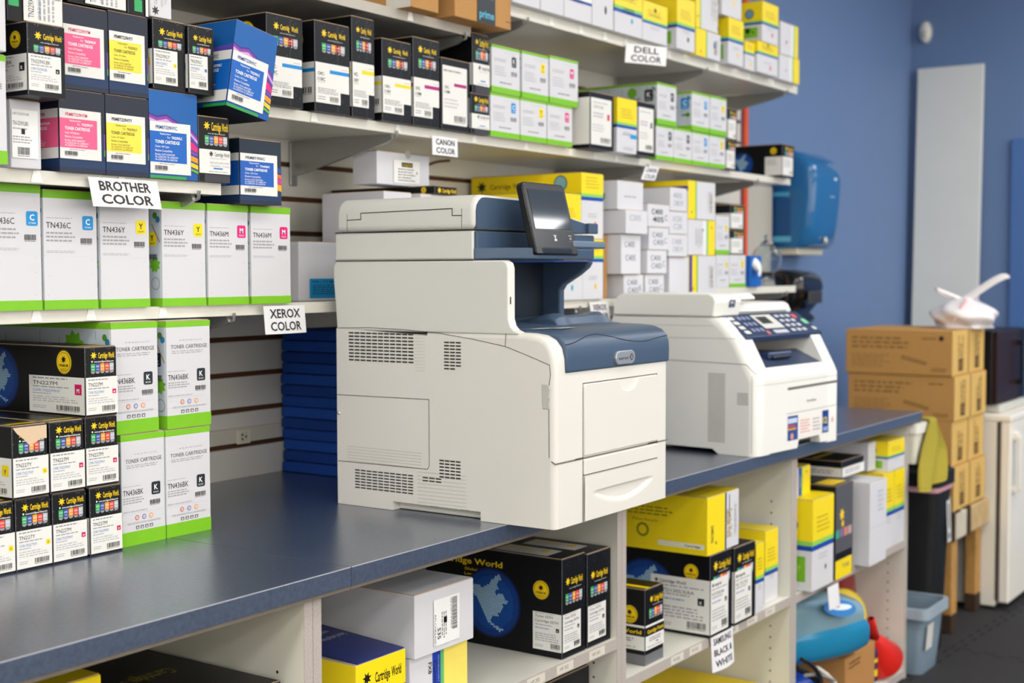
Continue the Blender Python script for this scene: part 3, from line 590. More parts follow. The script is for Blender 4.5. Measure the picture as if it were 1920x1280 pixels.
BOXES=[
('toner_box', 'wg', 1.1922, 1.2692, 0.36, 0.66, 1.5575, 1.7247, 0, {'code': '', 'badge': None, 'tall': 1, 'ge': 1}, 'white and green toner box cut by the left edge on the left upper shelf', 'box', 'toner boxes on the left upper shelf'),
('toner_box', 'plainlabel', 1.3065, 1.3625, 0.405, 0.805, 1.5575, 1.6666, 0, {'t': ['LBRTN229XLBK', 'TN-229XLBK']}, 'plain white box with small printed sticker under a black toner box', 'box', 'toner boxes on the left upper shelf'),
('toner_box', 'prm', 1.3971, 1.4888, 0.405, 0.825, 1.5575, 1.6928, 0, {'c': 'M', 'code': 'PRMBT229HYM', 'f': 'TN229XLM'}, 'navy box with pink label, lower of the two pink ones', 'box', 'toner boxes on the left upper shelf'),
('toner_box', 'prm', 1.4904, 1.5824, 0.405, 0.825, 1.5575, 1.6935, 0, {'c': 'Y', 'code': 'PRMBT229HYY', 'f': 'TN229XLY'}, 'navy box with yellow label, lower of the two yellow ones', 'box', 'toner boxes on the left upper shelf'),
('toner_box', 'prm', 1.5836, 1.6939, 0.405, 0.825, 1.5575, 1.7124, 0, {'c': 'C', 'code': 'PRMBT229HYC', 'f': 'TN229XLC'}, 'blue box with cyan label standing upright on the shelf beside yellow label box', 'box', 'toner boxes on the left upper shelf'),
('toner_box', 'cw', 1.6965, 1.7723, 0.405, 0.735, 1.5575, 1.677, 0, {'style': 'wrap', 't': 'REPLACES BROTHER|TN229XL- CYAN', 'bar': (0, 0.3, 0.55)}, 'small black box with white paper wrap at the right end of the shelf', 'box', 'toner boxes on the left upper shelf'),
('toner_box', 'cw', 1.3045, 1.3742, 0.355, 0.755, 1.6672, 1.7816, 0, {'code': 'TN229XLBK', 'sub': 'CWR-TN229XLBK', 'badge': 'K', 'seal': 1, 'lw': 0.86}, 'black toner box with white label wrapping its corner, on plain white box', 'box', 'toner boxes on the left upper shelf'),
('toner_box', 'prm', 1.4064, 1.4979, 0.405, 0.825, 1.6934, 1.8321, 0, {'c': 'M', 'code': 'PRMBT229HYM', 'f': 'TN229XLM'}, 'navy box with pink label, upper of the two pink ones', 'box', 'toner boxes on the left upper shelf'),
('toner_box', 'prm', 1.4996, 1.5835, 0.405, 0.825, 1.6941, 1.8342, 0, {'c': 'Y', 'code': 'PRMBT229HYY', 'f': 'TN229XLY'}, 'navy box with yellow label, upper of the two yellow ones', 'box', 'toner boxes on the left upper shelf'),
('toner_box', 'cw', 1.5915, 1.6657, 0.401, 0.801, 1.713, 1.8356, 0, {'code': 'TN229XLY', 'sub': 'CWR-TN229XLY', 'badge': 'Y', 'lw': 0.72}, 'black toner box with yellow square mark, standing on blue box', 'box', 'toner boxes on the left upper shelf'),
('toner_box', 'cw', 1.6668, 1.7275, 0.395, 0.795, 1.713, 1.8341, 0, {'code': 'TN229XLC', 'sub': 'CWR-TN229XLC', 'badge': 'C', 'lw': 0.72}, 'black toner box with blue square mark, beside yellow marked one', 'box', 'toner boxes on the left upper shelf'),
('toner_box', 'cwlie', 1.2879, 1.3908, 0.38, 0.78, 1.7822, 1.8625, 0, {'code': 'TN229XLC'}, 'black toner box lying on its side at the top left corner', 'box', 'toner boxes on the left upper shelf'),
('toner_box', 'cwlie', 1.4201, 1.5396, 0.405, 0.805, 1.8348, 1.8894, 0, {'code': 'TN229XLM'}, 'black toner box lying on top of upper pink label box', 'box', 'toner boxes on the left upper shelf'),
('toner_box', 'cwlie2', 1.5419, 1.5846, 0.405, 0.805, 1.8348, 1.9116, 0, {}, 'narrow black box lying with coloured squares turned upright', 'box', 'toner boxes on the left upper shelf'),
('toner_box', 'wrapwhite', 1.5865, 1.6331, 0.399, 0.799, 1.8362, 1.9179, 0, {}, 'white wrapped box with sideways star logo on top of black box', 'box', 'toner boxes on the left upper shelf'),
('toner_box', 'white', 1.1836, 1.2568, 0.34, 0.64, 1.7253, 1.8378, 0, {}, 'plain white box at the left edge above the green striped box', 'box', 'toner boxes on the left upper shelf'),
('toner_box', 'wg', 1.2941, 1.3958, 0.455, 0.835, 1.33, 1.5375, 0, {'code': 'TN436C', 'badge': 'C'}, 'tall white and green toner box, first of the row, cut by the left edge', 'box', 'white and green toner boxes on the left middle shelf'),
('toner_box', 'wg', 1.4, 1.5086, 0.455, 0.835, 1.33, 1.5309, 0, {'code': 'TN436C', 'badge': 'C'}, 'tall white and green toner box, second of the row, cyan badge under the paper sign', 'box', 'white and green toner boxes on the left middle shelf'),
('toner_box', 'wg', 1.5148, 1.6226, 0.455, 0.835, 1.33, 1.5246, 0, {'code': 'TN436Y', 'badge': 'Y'}, 'tall white and green toner box, third of the row, yellow badge left of its twin', 'box', 'white and green toner boxes on the left middle shelf'),
('toner_box', 'wg', 1.6509, 1.7562, 0.455, 0.835, 1.33, 1.522, 0, {'code': 'TN436Y', 'badge': 'Y'}, 'tall white and green toner box, fourth of the row, yellow badge with patterned side showing', 'box', 'white and green toner boxes on the left middle shelf'),
('toner_box', 'wg', 1.7615, 1.8664, 0.455, 0.835, 1.33, 1.522, 0, {'code': 'TN436M', 'badge': 'M'}, 'tall white and green toner box, fifth of the row, magenta badge left of its twin', 'box', 'white and green toner boxes on the left middle shelf'),
('toner_box', 'wg', 1.8735, 1.9832, 0.455, 0.835, 1.33, 1.522, 0, {'code': 'TN436M', 'badge': 'M'}, 'tall white and green toner box, last of the row at right, magenta badge', 'box', 'white and green toner boxes on the left middle shelf'),
('toner_box', 'prm', 1.8168, 1.9276, 0.425, 0.825, 1.5226, 1.6475, 0, {'c': 'C2', 'code': 'PRMBT436C', 'f': 'TN436C'}, 'navy and blue toner box resting on the two magenta badge boxes', 'box', 'toner boxes on the left upper shelf'),
('cardboard_carton', 'carton', 2.1167, 2.342, 0.56, 0.85, 1.33, 1.4587, 0, {'c': 'white', 'blue': 1}, 'white carton with blue label beside the row of green striped boxes', 'box', None),
('cardboard_carton', 'carton', 2.3707, 2.4715, 0.535, 0.725, 1.33, 1.5782, 0, {'c': 'white'}, 'large white carton behind the big printer lid, left of the flat black box front', 'box', None),
('cardboard_carton', 'carton', 2.5, 2.66, 0.53, 0.83, 1.33, 1.578, 0, {'c': 'white'}, 'white carton mostly hidden by the big printer lid, directly under the flat black box', 'box', None),
('toner_box', 'cwflat', 2.5405, 2.6292, 0.52, 0.85, 1.5786, 1.5986, 0, {}, 'long flat black toner box behind the big printer lid', 'box', None),
('cardboard_carton', 'whitelabel', 2.4242, 2.6223, 0.6, 0.675, 1.5992, 1.6777, 0, {}, 'small white carton with black and yellow sticker on flat black box', 'box', None),
('toner_box', 'yw', 2.9664, 3.1051, 0.455, 0.815, 1.3165, 1.4684, 0, {'fy': 0.72, 'drop': 'C'}, 'yellow and white toner box with cyan dot behind the printer', 'box', 'yellow toner boxes behind the big printer'),
('toner_box', 'yw', 3.1065, 3.2151, 0.455, 0.815, 1.3165, 1.4819, 0, {'fy': 0.7, 'drop': 'Y'}, 'yellow and white toner box with yellow dot beside cyan dot box', 'box', 'yellow toner boxes behind the big printer'),
('toner_box', 'yw', 2.9589, 3.0887, 0.45, 0.81, 1.469, 1.6005, 0, {'fy': 0.42, 'drop': None}, 'long yellow toner box on top of cyan dot box, half hidden by the screen', 'box', 'yellow toner boxes behind the big printer'),
('toner_box', 'yw', 3.1239, 3.24, 0.47, 0.84, 1.4825, 1.6628, 0, {'fy': 0.66, 'drop': 'R', 'cwside': 1}, 'long yellow toner box with red dot, star logo along its side', 'box', 'yellow toner boxes behind the big printer'),
('cardboard_sleeve', 'kraft', 3.2953, 3.313, 0.5, 0.8, 1.3165, 1.4969, 0, {}, 'narrow brown corrugated sleeve beside the yellow dot box', 'cardboard', None),
('toner_box', 'hand', 3.3482, 3.4609, 0.465, 0.785, 1.3165, 1.385, 0, {'t': ['C400', 'C405'], 'k': 'K'}, 'handwritten white box in the bottom row right of brown sleeve', 'box', 'white boxes on the middle shelf behind the small printer'),
('toner_box', 'hand', 3.3154, 3.4266, 0.455, 0.775, 1.3856, 1.4996, 0, {'t': ['C400', 'C405']}, 'tall handwritten white box with brown flap edge', 'box', 'white boxes on the middle shelf behind the small printer'),
('toner_box', 'hand', 3.3072, 3.4311, 0.435, 0.755, 1.5002, 1.5678, 0, {'t': ['C505'], 'faint': 1}, 'white box with faint handwriting and creased brown end', 'box', 'white boxes on the middle shelf behind the small printer'),
('toner_box', 'hand', 3.3024, 3.4505, 0.46, 0.76, 1.5684, 1.6508, 0, {'t': [], 'band': 1, 'line': 1}, 'white box with a blue band on its side, topmost of its stack', 'box', 'white boxes on the middle shelf behind the small printer'),
('toner_box', 'hand', 3.4737, 3.5892, 0.465, 0.785, 1.3165, 1.3862, 0, {'t': ['C400', 'C405'], 'k': 'C'}, 'handwritten white box at the bottom of the second stack', 'box', 'white boxes on the middle shelf behind the small printer'),
('toner_box', 'hand', 3.4681, 3.5869, 0.455, 0.775, 1.3868, 1.4563, 0, {'t': ['C400', 'C405'], 'k': 'C'}, 'handwritten white box, second from the bottom of the second stack', 'box', 'white boxes on the middle shelf behind the small printer'),
('toner_box', 'hand', 3.4774, 3.5982, 0.455, 0.775, 1.4569, 1.5235, 0, {'t': ['C400', 'C405'], 'k': 'C'}, 'handwritten white box, third from the bottom of the second stack', 'box', 'white boxes on the middle shelf behind the small printer'),
('toner_box', 'hand', 3.4705, 3.6028, 0.455, 0.775, 1.5241, 1.5917, 0, {'t': ['C400', '405'], 'k': 'C', 'bold': 1}, 'white box handwritten in thick black marker, topmost of second stack', 'box', 'white boxes on the middle shelf behind the small printer'),
('toner_box', 'white', 3.6232, 3.7497, 0.465, 0.765, 1.3165, 1.4375, 0, {}, 'plain white box standing left of the blue and yellow spine', 'box', 'white boxes on the middle shelf behind the small printer'),
('toner_box', 'hand', 3.6, 3.7219, 0.455, 0.755, 1.4381, 1.5058, 0, {'t': ['C400', 'C405 M'], 'faint': 1}, 'faintly handwritten white box, lowest of three in the third stack', 'box', 'white boxes on the middle shelf behind the small printer'),
('toner_box', 'hand', 3.6046, 3.7213, 0.455, 0.755, 1.5064, 1.5748, 0, {'t': ['XC505', 'C2K'], 'faint': 1}, 'faintly handwritten white box, middle of three in the third stack', 'box', 'white boxes on the middle shelf behind the small printer'),
('toner_box', 'hand', 3.6054, 3.7132, 0.453, 0.753, 1.5754, 1.6464, 0, {'t': ['400', 'C405 M'], 'faint': 1}, 'faintly handwritten white box, top of three in the third stack', 'box', 'white boxes on the middle shelf behind the small printer'),
('toner_box', 'ywv', 3.7551, 3.9404, 0.465, 0.765, 1.3165, 1.4436, 0, {'o': 'L', 'blue': 1}, 'white toner box with blue and yellow spine on the shelf board', 'box', 'white boxes on the middle shelf behind the small printer'),
('toner_box', 'ywv', 3.745, 3.9312, 0.465, 0.765, 1.4442, 1.5554, 0, {'o': 'R'}, 'white toner box with yellow spine on its right edge', 'box', 'white boxes on the middle shelf behind the small printer'),
('toner_box', 'ywv', 3.7439, 3.9336, 0.465, 0.845, 1.556, 1.6754, 0, {'o': 'L', 'sideband': 1}, 'long yellow and white toner box topmost behind the small printer', 'box', 'white boxes on the middle shelf behind the small printer'),
('toner_box', 'wg', 3.9441, 4.039, 0.465, 0.745, 1.3405, 1.447, 0, {'code': '', 'badge': 'Y', 'short': 1, 'nog': 1}, 'white toner box with yellow badge, left one on the shelf board', 'box', 'white boxes on the middle shelf behind the small printer'),
('toner_box', 'wg', 4.0422, 4.1667, 0.465, 0.745, 1.3405, 1.448, 0, {'code': '', 'badge': 'Y', 'short': 1, 'nog': 2}, 'white toner box with yellow badge and green foot at the end', 'box', 'white boxes on the middle shelf behind the small printer'),
('toner_box', 'wg', 3.9389, 4.0374, 0.465, 0.745, 1.4476, 1.5735, 0, {'code': '', 'badge': 'Y', 'short': 1, 'nog': 2}, 'white toner box with yellow badge standing on two others', 'box', 'white boxes on the middle shelf behind the small printer'),
('toner_box', 'cw', 4.0476, 4.1566, 0.465, 0.705, 1.4486, 1.5301, 0, {'style': 'blank'}, 'small white labelled toner box, lower of two at the pile end', 'box', 'white boxes on the middle shelf behind the small printer'),
('toner_box', 'cw', 4.0464, 4.1554, 0.465, 0.705, 1.5307, 1.6122, 0, {'style': 'blank'}, 'small white labelled toner box, upper of two at the pile end', 'box', 'white boxes on the middle shelf behind the small printer'),
('toner_box', 'cw', 1.9826, 2.0885, 0.515, 0.835, 1.733, 1.9191, 0, {'style': 'L', 'code': 'CWC-|118C', 'badge': 'C', 'seal': 1}, 'black toner box with cyan bar, first on the shelf', 'box', 'black toner boxes on the right upper shelf'),
('toner_box', 'cw', 2.1243, 2.236, 0.515, 0.835, 1.733, 1.9255, 0, {'style': 'L', 'code': 'CWC-|118C', 'badge': 'C', 'seal': 1}, 'black toner box with cyan bar, second on the shelf', 'box', 'black toner boxes on the right upper shelf'),
('toner_box', 'cw', 2.2422, 2.3183, 0.515, 0.835, 1.733, 1.9524, 0, {'style': 'L', 'code': 'WC-|18Y', 'badge': 'Y'}, 'tall black toner box with yellow bar between cyan and yellow ones', 'box', 'black toner boxes on the right upper shelf'),
('toner_box', 'cw', 2.3441, 2.45, 0.515, 0.835, 1.733, 1.9185, 0, {'style': 'L', 'code': 'CWC-|118Y', 'badge': 'Y'}, 'short black toner box with yellow bar and crinkled wrap', 'box', 'black toner boxes on the right upper shelf'),
('toner_box', 'cw', 2.455, 2.5561, 0.515, 0.835, 1.733, 1.9373, 0, {'style': 'L', 'code': 'CWC-|118M', 'badge': 'M'}, 'black toner box with magenta bar and star logo', 'box', 'black toner boxes on the right upper shelf'),
('toner_box', 'blk', 2.5623, 2.6759, 0.515, 0.835, 1.733, 1.9037, 0, {'bar': 'M', 'code': 'CWC-|118M'}, 'black box faced with a big white magenta bar label', 'box', 'black toner boxes on the right upper shelf'),
('toner_box', 'cw', 2.6814, 2.7569, 0.515, 0.795, 1.733, 1.8327, 0, {'style': 'wrap', 't': '|', 'bar': (0, 0.35, 0.75)}, 'small black box with white wrap, lower of two', 'box', 'black toner boxes on the right upper shelf'),
('toner_box', 'cw', 2.6877, 2.7576, 0.515, 0.795, 1.8333, 1.9797, 0, {'style': 'wrap', 't': '|', 'bar': (0.1, 0.2, 0.6)}, 'small black box with white wrap, upper of two', 'box', 'black toner boxes on the right upper shelf'),
('toner_box', 'wg', 2.7638, 2.8933, 0.515, 0.815, 1.733, 1.843, 0, {'code': '', 'badge': 'C', 'short': 1}, 'small white and green toner box, cyan badge, lower left of six', 'box', 'small white and green toner boxes on the right upper shelf'),
('toner_box', 'wg', 2.897, 3.0209, 0.515, 0.815, 1.733, 1.843, 0, {'code': '', 'badge': 'Y', 'short': 1}, 'small white and green toner box, yellow badge, lower middle of six', 'box', 'small white and green toner boxes on the right upper shelf'),
('toner_box', 'wg', 3.0248, 3.1494, 0.515, 0.815, 1.733, 1.843, 0, {'code': '', 'badge': 'M', 'short': 1}, 'small white and green toner box, magenta badge, lower right of six', 'box', 'small white and green toner boxes on the right upper shelf'),
('toner_box', 'wg', 2.7691, 2.8955, 0.515, 0.815, 1.8436, 1.9639, 0, {'code': '', 'badge': 'K', 'short': 1}, 'small white and green toner box, black badge, upper left of six', 'box', 'small white and green toner boxes on the right upper shelf'),
('toner_box', 'wg', 2.9048, 3.0302, 0.515, 0.815, 1.8436, 1.9652, 0, {'code': '', 'badge': 'Y', 'short': 1}, 'small white and green toner box, yellow badge, upper middle of six', 'box', 'small white and green toner boxes on the right upper shelf'),
('toner_box', 'wg', 3.0368, 3.18, 0.515, 0.815, 1.8436, 1.9704, 0, {'code': '', 'badge': 'M', 'short': 1}, 'small white and green toner box, magenta badge, upper right of six', 'box', 'small white and green toner boxes on the right upper shelf'),
('toner_box', 'blk', 3.1929, 3.3224, 0.485, 0.785, 1.733, 1.8902, 0, {'badge': 'M', 'code': 'CF413X|'}, 'black framed white box with small magenta badge', 'box', 'black toner boxes on the right upper shelf'),
('toner_box', 'yw', 3.342, 3.4549, 0.485, 0.785, 1.733, 1.8896, 0, {'fy': 0.53, 'drop': None, 'cy': 1}, 'yellow and white toner box between two black framed boxes', 'box', None),
('toner_box', 'blk', 3.4612, 3.5667, 0.485, 0.785, 1.733, 1.8903, 0, {'badge': 'K', 'code': '|'}, 'black framed white box with black badge beside the yellow box', 'box', 'black toner boxes on the right upper shelf'),
('toner_box', 'wg', 3.6286, 3.7409, 0.515, 0.795, 1.733, 1.84, 0, {'code': '', 'badge': 'K', 'short': 1}, 'white and green toner box, black badge first of the four in the lower row', 'box', 'small white and green toner boxes on the right upper shelf'),
('toner_box', 'wg', 3.7444, 3.8657, 0.515, 0.795, 1.733, 1.84, 0, {'code': '', 'badge': 'K', 'short': 1}, 'white and green toner box, black badge second of the four in the lower row', 'box', 'small white and green toner boxes on the right upper shelf'),
('toner_box', 'wg', 3.8694, 3.9872, 0.515, 0.795, 1.733, 1.84, 0, {'code': '', 'badge': 'C', 'short': 1}, 'white and green toner box, cyan badge third of the four in the lower row', 'box', 'small white and green toner boxes on the right upper shelf'),
('toner_box', 'wg', 3.9911, 4.1083, 0.515, 0.795, 1.733, 1.84, 0, {'code': '', 'badge': 'Y', 'short': 1}, 'white and green toner box, yellow badge last of the four in the lower row', 'box', 'small white and green toner boxes on the right upper shelf'),
('toner_box', 'wg', 3.6272, 3.7517, 0.511, 0.821, 1.8406, 1.9665, 0, {'code': '', 'badge': 'K', 'short': 1, 'sidebadge': 1}, 'white and green toner box with black badge above the lower row', 'box', 'small white and green toner boxes on the right upper shelf'),
('toner_box', 'wg', 3.8568, 3.9816, 0.511, 0.791, 1.8406, 1.9638, 0, {'code': '', 'badge': 'C', 'short': 1, 'sidebadge': 1}, 'white and green toner box with cyan badge stacked above the lower row', 'box', 'small white and green toner boxes on the right upper shelf'),
('toner_box', 'wg', 3.9874, 4.1086, 0.511, 0.791, 1.8406, 1.965, 0, {'code': '', 'badge': 'Y', 'short': 1}, 'white and green toner box with yellow badge stacked above the lower row', 'box', 'small white and green toner boxes on the right upper shelf'),
('toner_box', 'cw', 4.1144, 4.1908, 0.515, 0.775, 1.733, 1.8315, 0, {'style': 'blank'}, 'small black and white toner box near the shelf end, lower of two', 'box', 'black toner boxes on the right upper shelf'),
('toner_box', 'cw', 4.1252, 4.1997, 0.515, 0.775, 1.8321, 1.9369, 0, {'style': 'blank'}, 'small black and white toner box near the shelf end, upper of two', 'box', 'black toner boxes on the right upper shelf'),
('toner_box', 'cw', 4.5456, 4.6547, 0.5, 0.7, 1.733, 1.8504, 0, {'style': 'blank2', 'seal': 1, 'globe': 1}, 'black toner box with blue globe side at the shelf end', 'box', 'black toner boxes on the right upper shelf'),
('toner_box', 'white', 2.8329, 2.9591, 0.495, 0.795, 2.0745, 2.1718, 0, {}, 'white box, first beside the brown carton on the top shelf', 'box', 'toner boxes on the top right shelf'),
('toner_box', 'white', 2.9629, 3.0745, 0.495, 0.795, 2.0745, 2.1959, 0, {'lab': 1}, 'white box with small print, second beside the brown carton', 'box', 'toner boxes on the top right shelf'),
('toner_box', 'yw', 3.0785, 3.219, 0.495, 0.795, 2.0745, 2.2171, 0, {'fy': 0.42, 'drop': None, 'pale': 1}, 'white toner box with blue stripe and pale yellow print', 'box', 'toner boxes on the top right shelf'),
('toner_box', 'white', 3.2232, 3.3371, 0.495, 0.795, 2.0745, 2.2442, 0, {'drop': 'K'}, 'white box with one black drop between striped boxes', 'box', 'toner boxes on the top right shelf'),
('toner_box', 'yw', 3.3446, 3.5046, 0.495, 0.795, 2.0745, 2.2664, 0, {'fy': 0.38, 'drop': 'C', 'star': 1}, 'cream and white toner box with blue stripe above the paper sign', 'box', 'toner boxes on the top right shelf'),
('toner_box', 'yw', 3.5078, 3.6605, 0.495, 0.795, 2.0745, 2.192, 0, {'fy': 0.52, 'drop': None, 'star': 1}, 'yellow and white toner box right of the cream one', 'box', 'toner boxes on the top right shelf'),
('toner_box', 'yw', 3.7038, 3.8237, 0.485, 0.765, 2.0745, 2.2341, 0, {'fy': 0.48, 'drop': 'K', 'pic': 1}, 'yellow and white toner box with black drop and green picture side', 'box', 'toner boxes on the top right shelf'),
('toner_box', 'ywv', 3.8508, 4.0284, 0.495, 0.775, 2.0745, 2.1615, 0, {'o': 'L', 'w': 0.4, 'drop': 'C'}, 'toner box with wide yellow spine and cyan drop, lower', 'box', 'toner boxes on the top right shelf'),
('toner_box', 'ywv', 3.8498, 4.0074, 0.495, 0.775, 2.1621, 2.3599, 0, {'o': 'L', 'w': 0.18, 'drop': 'C'}, 'toner box with narrow yellow spine and cyan drop, upper', 'box', 'toner boxes on the top right shelf'),
('toner_box', 'yw', 4.0654, 4.1803, 0.485, 0.745, 2.0745, 2.2255, 0, {'fy': 0.56, 'drop': 'Y', 'pic': 1}, 'yellow and white toner box with green picture side and yellow drop', 'box', 'toner boxes on the top right shelf'),
('toner_box', 'white', 4.0176, 4.1632, 0.485, 0.745, 2.2261, 2.3908, 0, {'drop': 'Y', 'greenside': 1}, 'white box with green edge and yellow drop, topmost of its stack', 'box', 'toner boxes on the top right shelf'),
('toner_box', 'yw', 4.2145, 4.2919, 0.495, 0.755, 2.0745, 2.1712, 0, {'fy': 0.62, 'drop': 'Y'}, 'narrow yellow and white toner box squeezed between taller stacks', 'box', 'toner boxes on the top right shelf'),
('toner_box', 'yw', 4.2959, 4.4648, 0.485, 0.745, 2.0745, 2.1821, 0, {'fy': 0.66, 'drop': 'R', 'star': 1}, 'yellow and white toner box with green stripe, lower of its stack', 'box', 'toner boxes on the top right shelf'),
('toner_box', 'yw', 4.3265, 4.4621, 0.483, 0.723, 2.1827, 2.3202, 0, {'fy': 0.5, 'drop': 'R', 'pic': 1, 'circ': 1}, 'yellow and white toner box with round seal, upper of its stack', 'box', 'toner boxes on the top right shelf'),
('toner_box', 'ywv', 4.5018, 4.6804, 0.495, 0.735, 2.0745, 2.1647, 0, {'o': 'R', 'w': 0.3, 'm': 1}, 'white toner box with yellow edge at the shelf end, lower', 'box', 'toner boxes on the top right shelf'),
('toner_box', 'ywv', 4.5091, 4.668, 0.495, 0.735, 2.1653, 2.2812, 0, {'o': 'R', 'w': 0.2, 'm': 1}, 'white toner box with yellow edge at the shelf end, upper', 'box', 'toner boxes on the top right shelf'),
('cardboard_carton', 'carton', 2.4037, 2.5052, 0.478, 0.838, 1.992, 2.25, 0, {'c': 'kraft', 'tape': 'white'}, 'brown carton with printed white tape on the top shelf', 'box', None),
('cardboard_carton', 'carton', 2.5507, 2.782, 0.465, 0.835, 1.992, 2.28, 0, {'c': 'kraft', 'tape': 'dark'}, 'brown carton with dark printed tape on the top shelf', 'box', None),
('toner_box', 'cw', 1.238, 1.3081, 0.42, 0.78, 0.91, 1.0275, 0, {'code': 'TN227Y', 'sub': 'CWR-TN227YHY', 'badge': 'Y', 'big': 1}, 'black and white toner box cut by the left edge, bottom row', 'box', 'black toner boxes stacked on the counter'),
('toner_box', 'cw', 1.3109, 1.3777, 0.42, 0.78, 0.91, 1.0275, 0, {'code': 'TN227Y', 'sub': 'CWR-TN227YHY', 'badge': 'Y', 'big': 1}, 'black and white toner box with yellow square, bottom row', 'box', 'black toner boxes stacked on the counter'),
('toner_box', 'cw', 1.3808, 1.4479, 0.42, 0.78, 0.91, 1.0275, 0, {'code': 'TN227M', 'sub': 'CWR-TN227MHY', 'badge': 'M', 'big': 1}, 'black and white toner box with magenta square, bottom row middle', 'box', 'black toner boxes stacked on the counter'),
('toner_box', 'cw', 1.4556, 1.5213, 0.42, 0.78, 0.91, 1.0275, 0, {'code': 'TN227M', 'sub': 'CWR-TN227MHY', 'badge': 'M', 'big': 1}, 'black and white toner box with magenta square, bottom row right end', 'box', 'black toner boxes stacked on the counter'),
('toner_box', 'cw', 1.3041, 1.3702, 0.415, 0.775, 1.0281, 1.1475, 0, {'code': 'TN227Y', 'sub': 'CWR-TN227YHY', 'badge': 'Y', 'big': 1, 'torn': 1, 'seal': 1}, 'black and white toner box with torn top corner, second row', 'box', 'black toner boxes stacked on the counter'),
('toner_box', 'cw', 1.3758, 1.4435, 0.417, 0.777, 1.0281, 1.1475, 0, {'code': 'TN227M', 'sub': 'CWR-TN227MHY', 'badge': 'M', 'big': 1}, 'black and white toner box next to torn one, second row middle', 'box', 'black toner boxes stacked on the counter'),
('toner_box', 'cw', 1.449, 1.5159, 0.42, 0.78, 1.0281, 1.1475, 0, {'code': 'TN227M', 'sub': 'CWR-TN227MHY', 'badge': 'M', 'big': 1}, 'black and white toner box at the right of second row', 'box', 'black toner boxes stacked on the counter'),
('toner_box', 'cw', 1.4465, 1.5119, 0.414, 0.774, 1.1481, 1.2675, 0, {'code': 'TN227M', 'sub': 'CWR-TN227MHY', 'badge': 'M', 'big': 1, 'seal': 1, 'globe': 1}, 'black and white toner box with globe side, topmost of the stack', 'box', 'black toner boxes stacked on the counter'),
('toner_box', 'wg', 1.5356, 1.6335, 0.436, 0.796, 0.91, 1.1082, 0, {'code': 'TN436BK', 'badge': 'K', 'tall': 1}, 'large white and green toner box, lower left of four', 'box', 'large white and green toner boxes on the counter'),
('toner_box', 'wg', 1.636, 1.7429, 0.436, 0.796, 0.91, 1.1071, 0, {'code': 'TN436BK', 'badge': 'K', 'tall': 1}, 'large white and green toner box, lower right of four', 'box', 'large white and green toner boxes on the counter'),
('toner_box', 'wg', 1.5186, 1.6214, 0.436, 0.796, 1.1088, 1.3061, 0, {'code': 'TN436BK', 'badge': 'K', 'tall': 1, 'gear': 1}, 'large white and green toner box, upper left of four', 'box', 'large white and green toner boxes on the counter'),
('toner_box', 'wg', 1.6411, 1.7465, 0.436, 0.796, 1.1077, 1.305, 0, {'code': 'TN436BK', 'badge': 'K', 'tall': 1}, 'large white and green toner box, upper right of four', 'box', 'large white and green toner boxes on the counter'),
('toner_box', 'cw', 2.3307, 2.4241, 0.028, 0.388, 0.585, 0.7965, 0, {'style': 'rect', 'code': 'Toner 057H|Cartridge 057H', 'badge': 'K', 'seal': 1, 'globe': 1, 'brand': 1}, 'big black toner box with globe side in the middle cubby', 'box', None),
('toner_box', 'cw', 2.4307, 2.5298, 0.028, 0.388, 0.585, 0.7899, 0, {'style': 'rect', 'code': 'Toner 057H|Cartridge 057H', 'badge': 'K', 'nside': 1}, 'big black toner box squeezed between globe side box and cubby divider', 'box', None),
('toner_box', 'ywv', 1.868, 2.042, 0.06, 0.42, 0.585, 0.694, 0, {'o': 'R', 'w': 0.42, 'canon': 1}, 'white toner box with blue green yellow stripes under white carton', 'box', None),
('cardboard_carton', 'carton', 1.8643, 2.0429, 0.045, 0.425, 0.6946, 0.812, 0, {'c': 'white', 'sideways': 1}, 'white carton with sideways barcode label in the middle cubby', 'box', None),
('toner_box', 'ywopen', 1.709, 1.843, 0.05, 0.41, 0.585, 0.722, 0, {}, 'yellow box with open blue top flap and star logo', 'box', None),
('toner_box', 'cwflat2', 1.25, 1.54, 0.06, 0.6, 0.585, 0.738, 0, {}, 'large flat black box in the leftmost cubby', 'box', None),
('toner_box', 'kraft', 0.88, 1.237, 0.12, 0.52, 0.585, 0.815, 0, {'c': 'yellow'}, 'yellow box end at the left of the flat black box', 'box', None),
('toner_box', 'cwflat2', 2.27, 2.525, 0.08, 0.46, 0.03, 0.52, 0, {'yel': 1}, 'black and yellow box on the low shelf of middle cubby', 'box', None),
('toner_box', 'cw', 2.9838, 3.1088, 0.01, 0.37, 0.484, 0.6911, 0, {'style': 'rect2', 'code': 'MLTD130S/XAA|', 'badge': 'K', 'seal': 1, 'globe': 1}, 'black toner box with globe and wide label behind a small black box', 'box', 'toner boxes in the right cubby'),
('toner_box', 'cw', 3.1214, 3.2502, 0.01, 0.37, 0.484, 0.6865, 0, {'style': 'rect2', 'code': 'ML-TD130S|', 'badge': 'K'}, 'black toner box right of the globe box in the cubby', 'box', 'toner boxes in the right cubby'),
('toner_box', 'cw', 2.6886, 2.7777, 0.03, 0.19, 0.484, 0.6616, 0, {'style': 'band'}, 'small black and grey toner box standing in front of the globe box', 'box', 'toner boxes in the right cubby'),
('toner_box', 'ywv', 2.9692, 3.1512, 0.012, 0.372, 0.6917, 0.8372, 0, {'o': 'L', 'w': 0.55, 'samsung': 1}, 'large yellow box with white edge lying on black globe box', 'box', 'toner boxes in the right cubby'),
('toner_box', 'yw', 3.2769, 3.3283, 0.02, 0.32, 0.484, 0.6697, 0, {'fy': 0.5, 'drop': None}, 'narrow yellow and white box right of the black boxes', 'box', 'toner boxes in the right cubby'),
